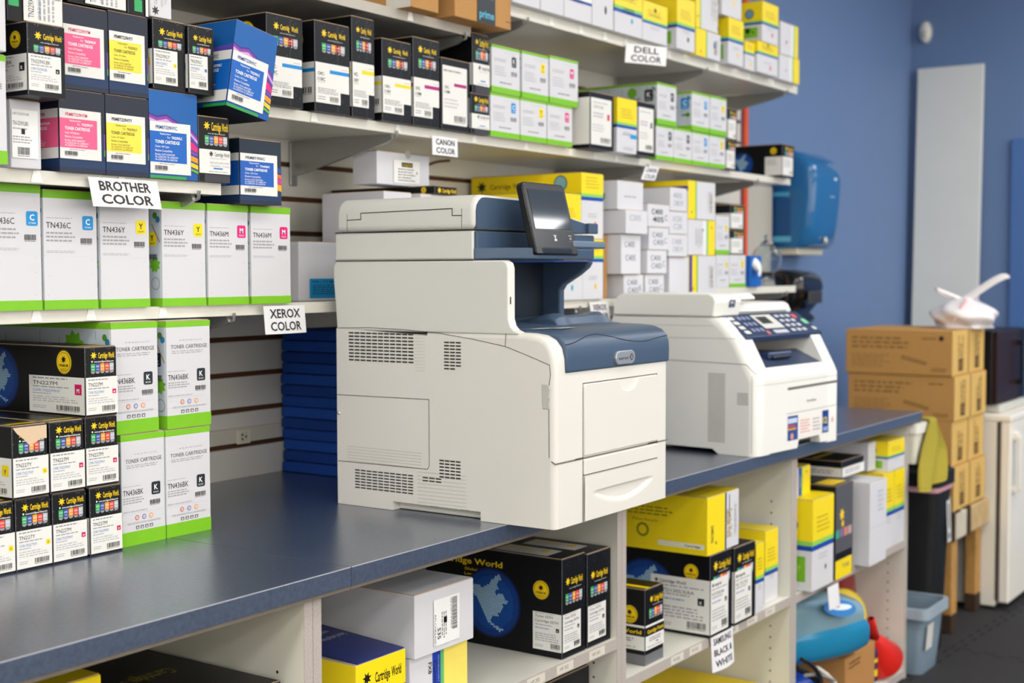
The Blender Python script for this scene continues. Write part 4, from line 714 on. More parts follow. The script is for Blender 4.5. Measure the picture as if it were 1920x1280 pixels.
('toner_box', 'yw', 3.3806, 3.467, 0.04, 0.32, 0.484, 0.6853, 0, {'fy': 0.46, 'drop': None}, 'yellow topped white box against the cubby wall', 'box', 'toner boxes in the right cubby'),
('toner_box', 'kraft', 2.88, 3.485, 0.1, 0.5, 0.03, 0.23, 0, {'c': 'yellow'}, 'large yellow box on the low shelf of the cubby', 'box', None),
('toner_box', 'yw', 3.5931, 3.7544, -0.01, 0.29, 0.481, 0.7449, 0, {'fy': 0.52, 'drop': 'K', 'pic': 1, 'circ': 1}, 'yellow and white toner box hanging over the cubby shelf edge', 'box', 'toner boxes in the end cubby'),
('toner_box', 'ywv', 3.575, 3.72, 0.05, 0.35, 0.7455, 0.828, 0, {'o': 'R', 'w': 0.4}, 'white box with blue and yellow stripes above the yellow box', 'box', 'toner boxes in the end cubby'),
('toner_box', 'cw', 3.7711, 3.9114, -0.01, 0.29, 0.481, 0.761, 0, {'style': 'gray'}, 'dark grey toner box with yellow foot in the end cubby', 'box', 'toner boxes in the end cubby'),
('cardboard_carton', 'white', 4.0047, 4.155, -0.03, 0.29, 0.481, 0.7403, 0, {'lab': 1}, 'tall white box standing proud of the cubby shelf', 'box', 'toner boxes in the end cubby'),
('toner_box', 'blkbox', 3.92, 4.11, 0.03, 0.33, 0.7616, 0.8137, 0, {}, 'black lidded white box lying across the dark grey box', 'box', 'toner boxes in the end cubby'),
('toner_box', 'white', 4.2369, 4.3072, 0.06, 0.32, 0.7409, 0.835, 0, {}, 'small white box near the top of the end cubby', 'box', 'toner boxes in the end cubby'),
('toner_box', 'yw', 4.2682, 4.3725, 0.02, 0.3, 0.481, 0.7325, 0, {'fy': 0.5, 'drop': None}, 'yellow and white toner box, left of the pair at cubby end', 'box', 'toner boxes in the end cubby'),
('toner_box', 'yw', 4.3778, 4.478, 0.02, 0.3, 0.481, 0.7325, 0, {'fy': 0.5, 'drop': None}, 'yellow and white toner box, right of the pair at cubby end', 'box', 'toner boxes in the end cubby'),
('toner_box', 'yw', 4.3111, 4.474, 0.02, 0.3, 0.7331, 0.835, 0, {'fy': 0.5, 'drop': None, 'pic': 1, 'circ': 1}, 'yellow and white toner box on top of the pair', 'box', 'toner boxes in the end cubby'),
]
for a in BOXES: make_box(*a)
# tilted blue box leaning over its neighbours
def tilted_box():
    w,d,h=.108,.30,.163
    b=MB(); lb=MB(); lb.L0=7; b.box(0,0,0,w,d,h-.0016,BODY['prm']); b.box(.0016,.002,h-.0016,w-.0016,d-.001,h,kraft_edge,ch=.0003,top='#0d5ca8')
    Fr=Face((0,0,0),(1,0,0),(0,0,1),w,h-.0016); Fl=Face((0,d,0),(0,-1,0),(0,0,1),d,h-.0016); Ft=Face((0,0,h),(1,0,0),(0,1,0),w,d)
    art_prm(b,lb,Fr,Fl,Ft,dict(c='C',code='PRMBT229HYC',f='TN229XLC'))
    o=b.build('toner_box',loc=(1.7315,.37,1.6955),rot=(0,rad(10.5),0)); lb.build('label',o)
    tag(o,'blue toner box tilted sideways on top of small white wrapped black box','box','toner boxes on the left upper shelf')
tilted_box()
# ------------------------------------------------------------------ setting
wall_blue=mat('#6a83ab',rough=.5,noise=.04,scale=6,bump=.05,name='blue_wall_paint')
slat_white=mat('#d9d6cd',rough=.45,noise=.03,scale=12,name='slat_panel_laminate'); groove=mat('#5a3a24',rough=.8,noise=.2,scale=80,name='groove_fibreboard')
ceil_m=mat('#e9e9e6',rough=.9,noise=.03,scale=3,name='ceiling_tile'); floor_m=mat('#2d2c2d',rough=.75,noise=.25,scale=160,bump=.25,name='rubber_mat')
room_white=mat('#e4e2dc',rough=.8,noise=.03,scale=3,name='painted_wall')
XE=7.09; XW=-3.0; YS=-5.2; YB=.872; ZC=3.05
def wallbox(name,x0,y0,z0,x1,y1,z1,m):
    b=MB(); b.box(0,0,0,x1-x0,y1-y0,z1-z0,m,ch=.0005); o=b.build(name,loc=(x0,y0,z0)); tag(o,kind='structure'); return o
wallbox('wall_back',XW-.1,YB,0,XE+.1,YB+.1,ZC,wall_blue)
wallbox('wall_right',XE,YS,0,XE+.1,YB-.0005,ZC,wall_blue)
wallbox('wall_left',XW-.1,YS,0,XW,YB-.0005,ZC,room_white)
wallbox('wall_front',XW-.1,YS-.1,0,XE+.1,YS-.0005,ZC,room_white)
wallbox('ceiling',XW-.1,YS-.1,ZC+.0005,XE+.1,YB+.1,ZC+.1,ceil_m)
wallbox('floor',XW-.1,YS-.1,-.1,XE+.1,YB+.1,-.0003,floor_m)
# glowing windows added behind the camera as frontal fill for the shelves
for i,x0 in enumerate((-1.6,1.2,4.0)):
    b=MB(); fm_=mat('#c9cac8',rough=.4,metal=.5,noise=.02)
    for a,c_,d,e in ((0,0,2.5,.06),(0,1.74,2.5,1.8),(0,.06,.06,1.74),(2.44,.06,2.5,1.74),(1.22,.06,1.28,1.74)): b.box(a,.0,c_,d,.05,e,fm_)
    o=b.build('fill_window_%d'%(i+1),loc=(x0,YS+.0002,.95)); tag(o,kind='structure')
    b=MB(); b.box(.06,.015,.06,2.44,.025,1.74,mat('#fdf7ee',rough=.1,noise=0,emit=WIN_FILL),ch=.001); b.build('fill_pane',o)
# interlocking seams of the floor mats
b=MB(); sm=mat('#1d1c1e',rough=.9,noise=.1)
def seam(x0,y0,x1,y1):
    n=int(math.hypot(x1-x0,y1-y0)/.045); dx,dy=(x1-x0)/n,(y1-y0)/n; px,py=-dy,dx
    for i in range(n):
        s=1 if i%2 else -1
        a=(x0+dx*i,y0+dy*i); q=.22
        pts=[(a[0]+dx*.05+px*s*q,a[1]+dy*.05+py*s*q),(a[0]+dx*.95+px*s*q,a[1]+dy*.95+py*s*q),(a[0]+dx*.95+px*s*.45,a[1]+dy*.95+py*s*.45),(a[0]+dx*.05+px*s*.45,a[1]+dy*.05+py*s*.45)]
        b.add([(x,y,.0004) for x,y in pts],[(0,1,2,3)],sm)
seam(4.2,.03,7.0,-.14); seam(4.97,.02,4.75,-2.5)
o=b.build('trim_1'); tag(o,kind='structure')
# slat cladding: one panel per slat with brown grooves between
b=MB(); GZ=.9885; P_=.0834; z=GZ-P_*1; tops=[]
b.box(XW,.866,.88,4.965,.8715,3.0,groove,ch=.0003)
k=0; zz=.905
while zz<3.0:
    nz=GZ+P_*k
    if nz-zz>.02: b.box(XW,.858,zz,4.965,.8665,nz-.008 if nz<3 else 3.0,slat_white,ch=.0012)
    zz=nz+.004; k+=1
o=b.build('wall_slat'); tag(o,kind='structure')
# door casing on the end wall
b=MB(); dm=mat('#4f74ad',rough=.45,noise=.03,scale=8,name='blue_door_paint')
b.box(XE-.022,.272,0,XE-.0005,.347,2.06,dm); b.box(XE-.022,-.66,0,XE-.0005,-.585,2.06,dm); b.box(XE-.022,-.585,1.985,XE-.0005,.272,2.06,dm)
o=b.build('trim_2'); tag(o,kind='structure')
b=MB(); b.box(XE-.012,-.582,.004,XE-.0008,.269,1.982,mat('#5c83bd',rough=.4,noise=.03,scale=8)); o=b.build('door_1'); tag(o,kind='structure')
b=MB(); b.lathe([(0,.055),(.022,.052),(.026,.04),(.012,.025),(.012,0)],mat('#b9b7b0',rough=.25,metal=1,noise=0),M=Matrix.Rotation(rad(-90),4,'Y')); b.build('door_handle',o,loc=(XE-.012,-.52,1.0))
# skirting
b=MB(); b.box(4.7,YB-.012,0,XE-.012,YB-.0005,.1,mat('#2b3038',rough=.5)); o=b.build('baseboard_back'); tag(o,kind='structure')
# ------------------------------------------------------------------ countertop
def counter_mat():
    m=bpy.data.materials.new('speckled_laminate'); m.use_nodes=True; nt=m.node_tree; p=nt.nodes['Principled BSDF']
    tc=nt.nodes.new('ShaderNodeTexCoord'); n=nt.nodes.new('ShaderNodeTexNoise'); n.inputs['Scale'].default_value=110; n.inputs['Detail'].default_value=6; n.inputs['Roughness'].default_value=.7
    n2=nt.nodes.new('ShaderNodeTexNoise'); n2.inputs['Scale'].default_value=3; n2.inputs['Detail'].default_value=3
    cr=nt.nodes.new('ShaderNodeValToRGB'); cr.color_ramp.elements[0].position=.32; cr.color_ramp.elements[1].position=.68
    cr.color_ramp.elements[0].color=(*lin('#303b4f'),1); cr.color_ramp.elements[1].color=(*lin('#48566e'),1)
    nt.links.new(tc.outputs['Object'],n.inputs['Vector']); nt.links.new(tc.outputs['Object'],n2.inputs['Vector']); nt.links.new(n.outputs['Fac'],cr.inputs[0]); nt.links.new(cr.outputs[0],p.inputs['Base Color'])
    mr=nt.nodes.new('ShaderNodeMapRange'); mr.inputs[3].default_value=.27; mr.inputs[4].default_value=.36; nt.links.new(n2.outputs['Fac'],mr.inputs[0]); nt.links.new(mr.outputs[0],p.inputs['Roughness'])
    p.inputs['Specular IOR Level'].default_value=.9; p.inputs['Coat Weight'].default_value=.7; p.inputs['Coat Roughness'].default_value=.27; p.inputs['Coat IOR'].default_value=1.6
    return m
lam=counter_mat(); edge_l=mat('#a8aab4',rough=.35,noise=.1,scale=60,name='worn_laminate_edge')
SEAM=1.644
def counter(x0,x1,label):
    b=MB(); b.box(x0,0,.8785,x1,.857,.91,lam,ch=.00015); b.box(x0+.0005,-.0003,.9085,x1-.0005,.0012,.9103,edge_l,ch=.0004); b.box(x0,.002,.872,x1,.05,.8786,mat('#6e655c',rough=.8,noise=.2),ch=.0003)
    o=b.build('countertop'); tag(o,label,'countertop','speckled blue countertop lengths'); return o
counter(-.6,SEAM-.0006,'blue speckled countertop length left of the seam, black boxes on it')
counter(SEAM+.0006,4.596,'blue speckled countertop length right of the seam, both printers on it')
# ------------------------------------------------------------------ cubby cabinets under the counter
cab=mat('#dfddd2',rough=.5,noise=.02,scale=10,name='cream_melamine'); cab_edge=mat('#b3aaa4',rough=.6,noise=.22,scale=220,name='speckled_edging')
hole=mat('#2c2a28',rough=.9,noise=0); tagm=mat('#d8d2c6',rough=.6,noise=.03)
def panel(b,x0,x1,y0,y1,z0,z1):
    b.box(x0,y0+.0015,z0,x1,y1,z1,cab,ch=.0004); b.box(x0,y0,z0,x1,y0+.0015,z1,cab_edge,ch=.0003)
def cabinet(x0,x1,shelves,label,tags):
    t=thing('shelf_cabinet',label,'cabinet',(x0,.018,0),group='open cubby cabinets under the counter'); W=x1-x0; D=.62
    for a in (0,W-.0196):
        b=MB(); panel(b,a,a+.0196,0,D,.0,.8715)
        F=Face((a-.0002,D,0),(0,-1,0),(0,0,1),D,.87) if a>0 else Face((a+.0198,0,0),(0,1,0),(0,0,1),D,.87)
        for k in range(22):
            for y in (.06,):
                u=(1-y/D) if a>0 else y/D; b.disc(F,u,.08+.037*k,.0028,hole,1,10)
        b.build('side_panel',t)
    b=MB(); b.box(.0198,D-.012,.0,W-.0198,D,.8715,cab,ch=.0003); b.build('back_panel',t)
    for i,z in enumerate(shelves):
        b=MB(); panel(b,.02,W-.02,.0,D-.0125,z-.025,z-.0003); s=b.build('shelf',t)
        for u in (tags if i==0 else ()):
            q=MB(); F=Face((u*W,-.0004,z-.022),(1,0,0),(0,0,1),.065,.019); q.rect(F,0,0,1,1,tagm,0); q.text(F,'HP 202',.2,.3,.4,.5,'#77736a',0,1); q.build('shelf_tag',s)
    return t
cabinet(.58,1.5705,[.585,.03],'cubby cabinet at the left below the counter, flat black box inside',())
cabinet(1.5715,2.5605,[.585,.03],'middle cubby cabinet holding big globe box and white cartons',(.62,.73,.86))
cabinet(2.5615,3.5265,[.4835,.03],'cubby cabinet holding the small black box and yellow boxes',(.24,.34,.46,.56,.68,.80))
cabinet(3.5275,4.512,[.4805,.03],'end cubby cabinet with blue jug and funnel at its foot',())
# ------------------------------------------------------------------ wall shelves
shelf_m=mat('#d8d5ca',rough=.24,spec=.6,noise=.03,scale=14,name='shelf_board'); clip=mat('#f1f0ea',rough=.25,noise=.0,name='clear_price_clip'); steel=mat('#a9aaa6',rough=.35,metal=.7,noise=.05,name='bracket_steel'); dark_shelf=mat('#c9c4b9',rough=.6,noise=.08)
def wall_shelf(x0,x1,y0,zt,th,label,clips=(),brackets=(),m=shelf_m,lip=None):
    t=thing('wall_shelf',label,'shelf',(x0,y0,zt),group='white wall shelves on brackets'); W=x1-x0
    b=MB(); b.box(0,.003,-th,W,.857-y0,-.0004,m,ch=.001); b.build('shelf_board',t)
    b=MB(); b.box(0,0,-th-.002,W,.0032,.0005,lip or '#dedbd0',ch=.0008)
    b.build('front_edge',t)
    for c in clips:
        q=MB(); q.prism([(c-x0-.011,-th+.0),(c-x0+.011,-th),(c-x0+.006,-.001),(c-x0-.006,-.001)],'y',-.0025,-.0002,clip); q.build('price_clip',t)
    for c in brackets:
        q=MB(); D=.857-y0; a=c-x0
        q.prism([(.010,-th-.0025),(D,-th-.0025),(D,-th-.085),(D-.02,-th-.085),(.02,-th-.022),(.004,-th-.014)],'x',a-.004,a+.004,steel)
        q.box(a-.012,D-.006,-th-.11,a+.012,D,-th-.003,steel); q.tube([(a,.0,-th-.012),(a,-.006,-th-.010),(a,-.008,-th+.004)],.0035,steel,8)
        q.build('bracket',t)
    return t
wall_shelf(-.4,1.762,.417,1.557,.020,'left upper shelf packed with navy and black toner boxes',(1.36,1.53),(1.70,))
wall_shelf(-.4,2.60,.466,1.3298,.020,'left middle shelf carrying the tall white and green boxes',(1.39,1.50,1.66),(1.30,1.83))
wall_shelf(2.602,3.94,.466,1.3163,.020,'middle shelf length carrying yellow boxes and handwritten white boxes',(3.3,),(3.10,))
wall_shelf(3.942,4.597,.466,1.3402,.021,'short right end shelf length with tissue box and bottles',(),(4.5,))
wall_shelf(1.990,4.703,.535,1.7328,.020,'right upper shelf carrying the black and white toner row',(2.14,2.42,2.72,2.95,3.17,3.30,3.42,3.56),(2.41,3.6,4.40))
b=MB()
wall_shelf(-.4,2.690,.520,1.9917,.021,'top left shelf under the brown cartons',(2.45,),(2.66,),lip='#b9b3a8',m=dark_shelf)
wall_shelf(2.80,4.727,.520,2.0742,.026,'top right shelf with yellow and white toner boxes',(3.05,3.2,3.33,3.45,3.6,3.72,4.05,4.3,4.5),(2.93,3.97,4.62))
# ------------------------------------------------------------------ paper signs
def sign(lines,x,y,z,w,h,yaw=0,tilt=0,roll=0,label='',curl=.004,sz=.26,grp=None,shear=0,cl='#232326'):
    b=MB(); n=8; pm=mat('#ebebee',rough=.5,noise=.01,name='sign_paper'); vs=[];fs=[]
    def P(u,v,o=0): return (u*w+shear*(1-v)*h, -curl*math.sin(u*3.1)*(1-v)-o, -(1-v)*h)
    for j in range(n+1):
        for i in range(n+1): vs.append(P(i/n,j/n))
    for j in range(n):
        for i in range(n): a=j*(n+1)+i; fs.append((a,a+1,a+n+2,a+n+1))
    vs2=[(v[0],v[1]+.0004,v[2]) for v in vs]; N=len(vs)
    b.add(vs,fs,pm,True); b.add(vs2,[tuple(reversed(f)) for f in fs],pm,True)
    nl=len(lines)
    for i,s in enumerate(lines):
        tv,tf,x0,tw=text_mesh(s,1); ww=.74 if nl<3 else .80; hh=sz; sx=ww/tw; base=1-(i+1)*(1-.10)/nl+.02
        ww=min(ww,.15*len(s)); sx=ww/tw
        u0=.5-ww/2
        b.add([P(u0+(px-x0)*sx, base+py*hh/CAP, .0006) for px,py in tv],tf,cl)
    o=b.build('paper_sign',loc=(x,y,z),rot=(tilt,roll,yaw)); tag(o,label,'sign',grp); return o
G='white paper shelf signs'
sign(['BROTHER','COLOR'],1.455,.408,1.552,.147,.049,label='white paper sign with two lines of big letters under the pink and yellow boxes',grp=G,shear=.2,sz=.32,curl=.006,roll=rad(0))
sign(['XEROX','COLOR'],1.898,.448,1.3255,.116,.056,label='white paper sign just left of the big printer',grp=G,shear=.09,sz=.31)
sign(['CANON','COLOR'],2.542,.528,1.7165,.100,.045,label='white paper sign hanging above the big printer lid',grp=G,shear=.03,sz=.30)
sign(['DELL','COLOR'],3.44,.512,2.056,.150,.056,label='white paper sign under the top right shelf',grp=G,shear=-.08,sz=.32,yaw=rad(-24))
sign(['CANON','COLOR'],3.585,.526,1.711,.085,.042,label='small slanted white paper sign above the handwritten white boxes',grp=G,shear=-.7,sz=.30)
sign(['XEROX','COLOR'],3.146,.458,1.309,.100,.052,label='white paper sign between the two printers, partly hidden',grp=G,shear=.3,sz=.30)
sign(['SAMSUNG','BLACK &','WHITE'],2.992,.012,.487,.125,.095,label='three line paper sign hanging from the cubby shelf edge',grp=G,shear=.12,sz=.17,curl=.008)
sign([],3.70,-.014,.474,.085,.07,label='small paper sign above the blue jug',grp=G,shear=.25,sz=.2)
# ------------------------------------------------------------------ printers
pw=mat('#dad9d3',rough=.42,noise=.012,scale=220,bump=.04,name='warm_white_plastic'); pf=mat('#e2dfd8',rough=.4,noise=.012,scale=220,bump=.04,name='ivory_plastic')
pb=mat('#43566e',rough=.38,noise=.04,scale=200,bump=.05,name='slate_blue_plastic'); pbd=mat('#1d2632',rough=.4,noise=.05); gap=mat('#23221f',rough=.8,noise=0); ink=mat('#2a2a2c',rough=.5,noise=0)
def line(b,F,pts,w,m,L=1):
    for (u,v),(s,t) in zip(pts,pts[1:]):
        a=Vector((s-u,t-v)); 
        if a.length<1e-7: continue
        a.normalize(); n=Vector((-a.y,a.x))*w/2; e=a*w*.3
        q=[(u-e.x+n.x,v-e.y+n.y),(u-e.x-n.x,v-e.y-n.y),(s+e.x-n.x,t+e.y-n.y),(s+e.x+n.x,t+e.y+n.y)]
        b.add([F.o+F.U*x+F.V*y+F.n*EPS*L for x,y in q],[(0,1,2,3)],m)
def arc(cx,cy,r,a0,a1,n=6): return [(cx+r*math.cos(rad(a0+(a1-a0)*k/n)),cy+r*math.sin(rad(a0+(a1-a0)*k/n))) for k in range(n+1)]
def slots(b,F,y0,y1,z0,z1,nc,nr,m,fw=.84,fh=.42,skip=()):
    """F: plane frame in metres"""
    dx=(y1-y0)/nc; dz=(z1-z0)/nr
    for i in range(nc):
        for j in range(nr):
            if (i,j) in skip: continue
            u=y0+i*dx; v=z0+j*dz
            q=[(u,v),(u+dx*fw,v),(u+dx*fw,v+dz*fh),(u,v+dz*fh)]
            b.add([F.o+F.U*x+F.V*y+F.n*EPS*2 for x,y in q],[(0,1,2,3)],m)
def big_printer():
    W,D=.446,.538
    t=thing('laser_printer','large white and slate blue multifunction printer with tilted touch screen, overhanging the counter edge','printer',(2.0894,-.1104,.9106),(0,0,rad(.3)))
    # --- lower body
    b=MB()
    prof=[(0,0),(0,.296)]+[(.001,.318),(.006,.338),(.018,.353),(.036,.3615),(.06,.365),(.09,.366),(.30,.366),(.537,.366),(.5375,.088),(.537,0),(.390,0),(.390,.018),(.171,.018),(.171,0)]
    b.prism(prof,'x',0,W,pf); o=b.build('body',t,bevel=.011,seg=4,bsel=lambda a,c:(max(a.z,c.z)>.29 and abs(a.x-c.x)<1e-5 and (a.x<1e-4 or a.x>W-1e-4) and a.y<.4 and c.y<.4) or (abs(a.x-c.x)<1e-5 and abs(a.y-c.y)<1e-5 and a.y<1e-4))
    b=MB(); b.box(.022,.1715,.0008,W-.022,.3895,.0178,pf,ch=.001)
    b.box(.021,.215,.0125,.0225,.235,.0165,gap,ch=.0002); b.box(.021,.29,.0125,.0225,.31,.0165,gap,ch=.0002)
    b.build('base_recess',t)
    # side skin frame: u measured from the front towards the back is D-u
    Fx=Face((-.0003,D,0),(0,-1,0),(0,0,1),1,1)
    S=lambda pts:[(D-y,z) for y,z in pts]
    b=MB()
    line(b,Fx,S([(.533,.366),(.45,.3685),(.36,.3665),(.27,.3615),(.19,.352),(.112,.340),(.110,.364)]),.0011,gap)
    line(b,Fx,S([(.112,.340),(.06,.324),(.012,.308),(.010,.290),(.014,.265),(.013,.135)]),.0011,gap)
    line(b,Fx,S([(.536,.2275),(.2955,.2295),(.2955,.098),(.300,.0905),(.536,.0895)]),.0012,gap)
    line(b,Fx,S([(.008,.128),(.0,.124)]),.0018,gap)
    for k in range(6): line(b,Fx,S([(.51,.122-.006*k),(.315,.121-.006*k)]),.0008,'#b9b9b0')
    for k in range(9): line(b,Fx,S([(.325,.083-.0075*k),(.205,.084-.0075*k)]),.0008,'#b9b9b0')
    for k in range(12): line(b,Fx,S([(.33,.357-.0065*k),(.305,.357-.0065*k)]),.0006,'#bdbdb4')
    b.build('panel_seams',t)
    def vent(y1,y0,z0,z1,nc,nr,skip=()):
        q=MB(); slots(q,Fx,D-y1,D-y0,z0,z1,nc,nr,mat('#2d2b28',rough=.9,noise=0),skip=skip); q.build('vent_grille',t)
    vent(.503,.331,.300,.3625,11,9); vent(.257,.214,.291,.349,3,9,((2,0),)); vent(.489,.334,.037,.079,10,7); vent(.270,.216,.077,.116,4,6); vent(.312,.263,.066,.078,3,2)
    # grip recess on the front edge of the side
    b=MB(); b.prism([(.012,.225),(.028,.225),(.030,.272),(.014,.272),(.010,.262),(.014,.245)],'x',-.0012,.004,mat('#c2c2ba',rough=.4)); b.build('side_grip',t,bevel=.0015)
    # --- upper body : left wall, back block, right wall, lining
    def fil(x): return x
    up=[(.536,.3625),(.540,.42),(.545,.47),(.544,.493),(.537,.503),(.118,.503),(.108,.498),(.105,.488),(.105,.392),(.101,.379),(.093,.371),(.080,.3662),(.085,.3625)]
    b=MB(); b.prism(up,'x',0,.024,pw); b.build('left_wall',t,bevel=.004,seg=3)
    b=MB(); b.prism([(y+(.004 if y<.2 else -.004),z-(.002 if z>.4 else -.001)) for y,z in up],'x',.0242,.028,pbd)
    b.box(.028,.300,.366,.424,.530,.502,pbd,ch=.002); b.box(.15,.294,.37,.19,.301,.5,mat('#2a3440',rough=.35),ch=.002)
    b.build('cavity_lining',t)
    b=MB(); b.box(.028,.40,.366,W-.0005,.536,.5025,pw,ch=.003); b.build('rear_cover',t)
    rw=[(.258,.366),(.258,.440),(.250,.452),(.212,.474),(.190,.490),(.182,.503),(.40,.503),(.40,.366)]
    b=MB(); b.prism(rw,'x',.424,W,pb); b.build('right_wall',t,bevel=.004,seg=3)
    # --- output tray and hood
    b=MB(); b.prism([(.09,.3665),(.105,.372),(.295,.384),(.295,.366)],'x',.029,.423,pb); b.build('output_tray',t)
    b=MB()
    rr=[]
    for i in range(13):
        x=.20+.215*i/12; s=math.sin(math.pi*i/12); h=.024 if 0<i<12 else .016
        sc_=.008*s if 3<=i<=9 else 0
        rr.append([(x,.118+sc_,.370),(x,.128+sc_,.372+h*.7),(x,.140,.372+h-sc_*.7),(x,.152,.372+h-sc_*.7),(x,.235,.378),(x,.235,.370)])
    b.loft(rr,pb,smooth=False); b.build('paper_stop',t,bevel=.003)
    hood=[(-.0035,.291),(-.0045,.318),(-.003,.336),(.003,.350),(.014,.3600),(.032,.3665),(.058,.3695),(.112,.3705),(.112,.362),(.06,.360),(.03,.352),(.012,.338),(.008,.320),(.008,.291)]
    b=MB(); b.prism(hood,'x',.034,W+.0005,pb); hc=b.build('front_cover',t,bevel=.004,seg=3)
    def hp(s):  # arc length parameter 0..1 along the outer hood, bottom to back
        P=hood[:8]; k=s*(len(P)-1); i=min(int(k),len(P)-2); f=k-i; return (P[i][0]+(P[i+1][0]-P[i][0])*f-.0002,P[i][1]+(P[i+1][1]-P[i][1])*f+.0002)
    b=MB(); pts=[]
    for i in range(25):
        u=i/24; s=.36+.20*math.exp(-((u-.30)/.17)**2)+.02*math.exp(-((u-.72)/.14)**2)*-2.5+.16*max(0,u-.82)
        y,z=hp(max(.25,min(.8,s))); pts.append((.036+.409*u,y,z))
    b.tube(pts,.0009,pbd,6); b.build('cover_crease',hc)
    b=MB(); F=Face((.055,.055,.3712),(1,0,0),(0,1,0),.13,.045); b.poly(F,[(0,.95),(.55,1),(1,.25),(.42,0)],PAP,0); b.greek(F,.28,.2,.72,.85,5,'#8a8a90',1); b.build('instruction_sticker',hc)
    b=MB(); F=Face((.215,.068,.3712),(1,0,0),(0,1,0),.11,.038); line(b,F,[(0,0),(.11,0),(.11,.03),(.0,.034)],.0012,pbd); b.build('cover_latch',hc)
    # badge
    b=MB(); sil=mat('#b9bbbd',rough=.3,metal=.6,noise=.02)
    b.prism([(x,z) for x,z in arc(.225,.310,.0135,90,270)+arc(.276,.310,.0135,-90,90)],'y',-.0085,-.003,sil)
    bd=b.build('badge',hc,bevel=.0012); q=MB(); F=Face((.2115,-.0087,.2965),(1,0,0),(0,0,1),.078,.027); q.text(F,'xerox',.12,.35,.26,.52,'#2a2b2e',0,1); q.disc(F,.80,.5,.0068,'#3a3b3e',1,20); line(q,F,[(.058,.018),(.066,.009)],.0012,'#c9c9c9',2); line(q,F,[(.066,.018),(.058,.009)],.0012,'#c9c9c9',2); q.build('lettering',bd)
    # --- doors
    b=MB(); pts=[(.100,.1285),(.396,.1285)]+arc(.388,.258,.008,0,90,4)+[(.313,.266)]+[(.306-.036*(1-math.cos(rad(a)))*1.0, .2635-.022*math.sin(rad(a))) for a in range(15,166,15)]+[(.228,.266)]+arc(.108,.258,.008,90,180,4)
    b.prism(pts,'y',-.0042,.002,pf); b.build('bypass_tray_door',t,bevel=.0012)
    b=MB(); b.box(.222,.0008,.236,.322,.0012,.268,mat('#b5ada4',rough=.6),ch=.0001); b.build('finger_recess',t)
    Fy=Face((0,-.0004,0),(1,0,0),(0,0,1),1,1)
    b=MB()
    line(b,Fy,[(.0985,.0),(.0985,.268)],.0013,gap); line(b,Fy,[(.3975,.0),(.3975,.268)],.0011,gap); line(b,Fy,[(.0985,.2675),(.3975,.2675)],.0016,gap); line(b,Fy,[(.0,.1235),(.446,.1235)],.0032,mat('#77726a',rough=.8)); line(b,Fy,[(.07,.124),(.1,.124)],.0036,gap); line(b,Fy,[(.36,.124),(.40,.124)],.0036,gap); line(b,Fy,[(.0985,.0905),(.3975,.0905)],.0016,gap)
    b.build('front_gaps',t)
    b=MB(); b.box(.0995,-.0040,.0915,.3965,.002,.1205,pf,ch=.001); b.build('front_strip',t)
    # paper drawer with scooped pull
    nx,nz=60,26; x0,x1,z0,z1=.0995,.3965,.002,.0888; zt=.0535; xc=.252; hw=.126
    vs=[];fs=[]
    for j in range(nz+1):
        for i in range(nx+1):
            x=x0+(x1-x0)*i/nx; z=z0+(z1-z0)*j/nz; y=-.0045
            if abs(x-xc)<hw:
                zb=zt-.030*(1-((x-xc)/hw)**2)
                if zb<z<=zt: y+=.020*min(1,((z-zb)/.030))**1.1
            vs.append((x,y,z))
    for j in range(nz):
        for i in range(nx): a=j*(nx+1)+i; fs.append((a,a+1,a+nx+2,a+nx+1))
    b=MB(); b.add(vs,fs,pf,True); b.build('paper_drawer',t)
    # --- scanner and lid
    b=MB(); b.box(.0,.187,.5052,W,.539,.5605,pw,ch=.003); b.build('scanner_base',t)
    b=MB(); b.box(.004,.180,.5052,W-.002,.1875,.5600,pb,ch=.002); b.build('scanner_front',t)
    lid=[(0,.5635),(0,.600)]+[(.003,.613),(.011,.624),(.022,.6295),(.034,.631),(.20,.629),(.27,.618),(.36,.597),(.43,.587),(W,.585),(W,.5635)]
    b=MB(); b.prism(list(reversed(lid)),'y',.183,.537,pw); b.build('scanner_lid',t,bevel=.012,seg=4,ang=50)
    b=MB(); c=Vector((.2,.595)); 
    li=[(.006,.5645),(.006,.600),(.009,.611),(.016,.619),(.025,.6245),(.036,.6255),(.20,.6235),(.27,.6125),(.36,.592),(.43,.582),(W-.003,.580),(W-.003,.5645)]
    b.prism(list(reversed(li)),'y',.1815,.19,pb); b.build('lid_front',t)
    b=MB(); b.box(.175,.178,.566,.30,.1818,.582,pbd,ch=.001); b.build('lid_grip',t)
    b=MB()
    line(b,Fx,S([(.505,.5635),(.505,.600)]),.0009,gap); line(b,Fx,S([(.213,.5635),(.213,.603)]),.0009,gap)
    line(b,Fx,S([(.505,.5875),(.468,.5885),(.468,.601),(.236,.604),(.236,.5905),(.213,.590)]),.0017,gap); line(b,Fx,S([(.537,.562),(.185,.562)]),.0022,gap); line(b,Fx,S([(.537,.5043),(.187,.5043)]),.0018,gap)
    b.build('lid_seams',t)
    # --- control platform and screen
    b=MB(); plan=[(.0,.186),(.045,.142),(.075,.112),(.09,.098),(.30,.098),(.318,.106),(.33,.125),(.33,.186)]
    b.prism(plan,'z',.5055,.528,pb); b.build('control_shelf',t,bevel=.003,seg=3)
    b=MB(); b.box(.225,.096,.5285,.352,.178,.5440,mat('#6a7c92',rough=.32,noise=.03),ch=.004); b.build('side_shelf',t)
    b=MB(); b.box(.41,.172,.5635,.4475,.184,.586,pb,ch=.002); b.build('corner_block',t)
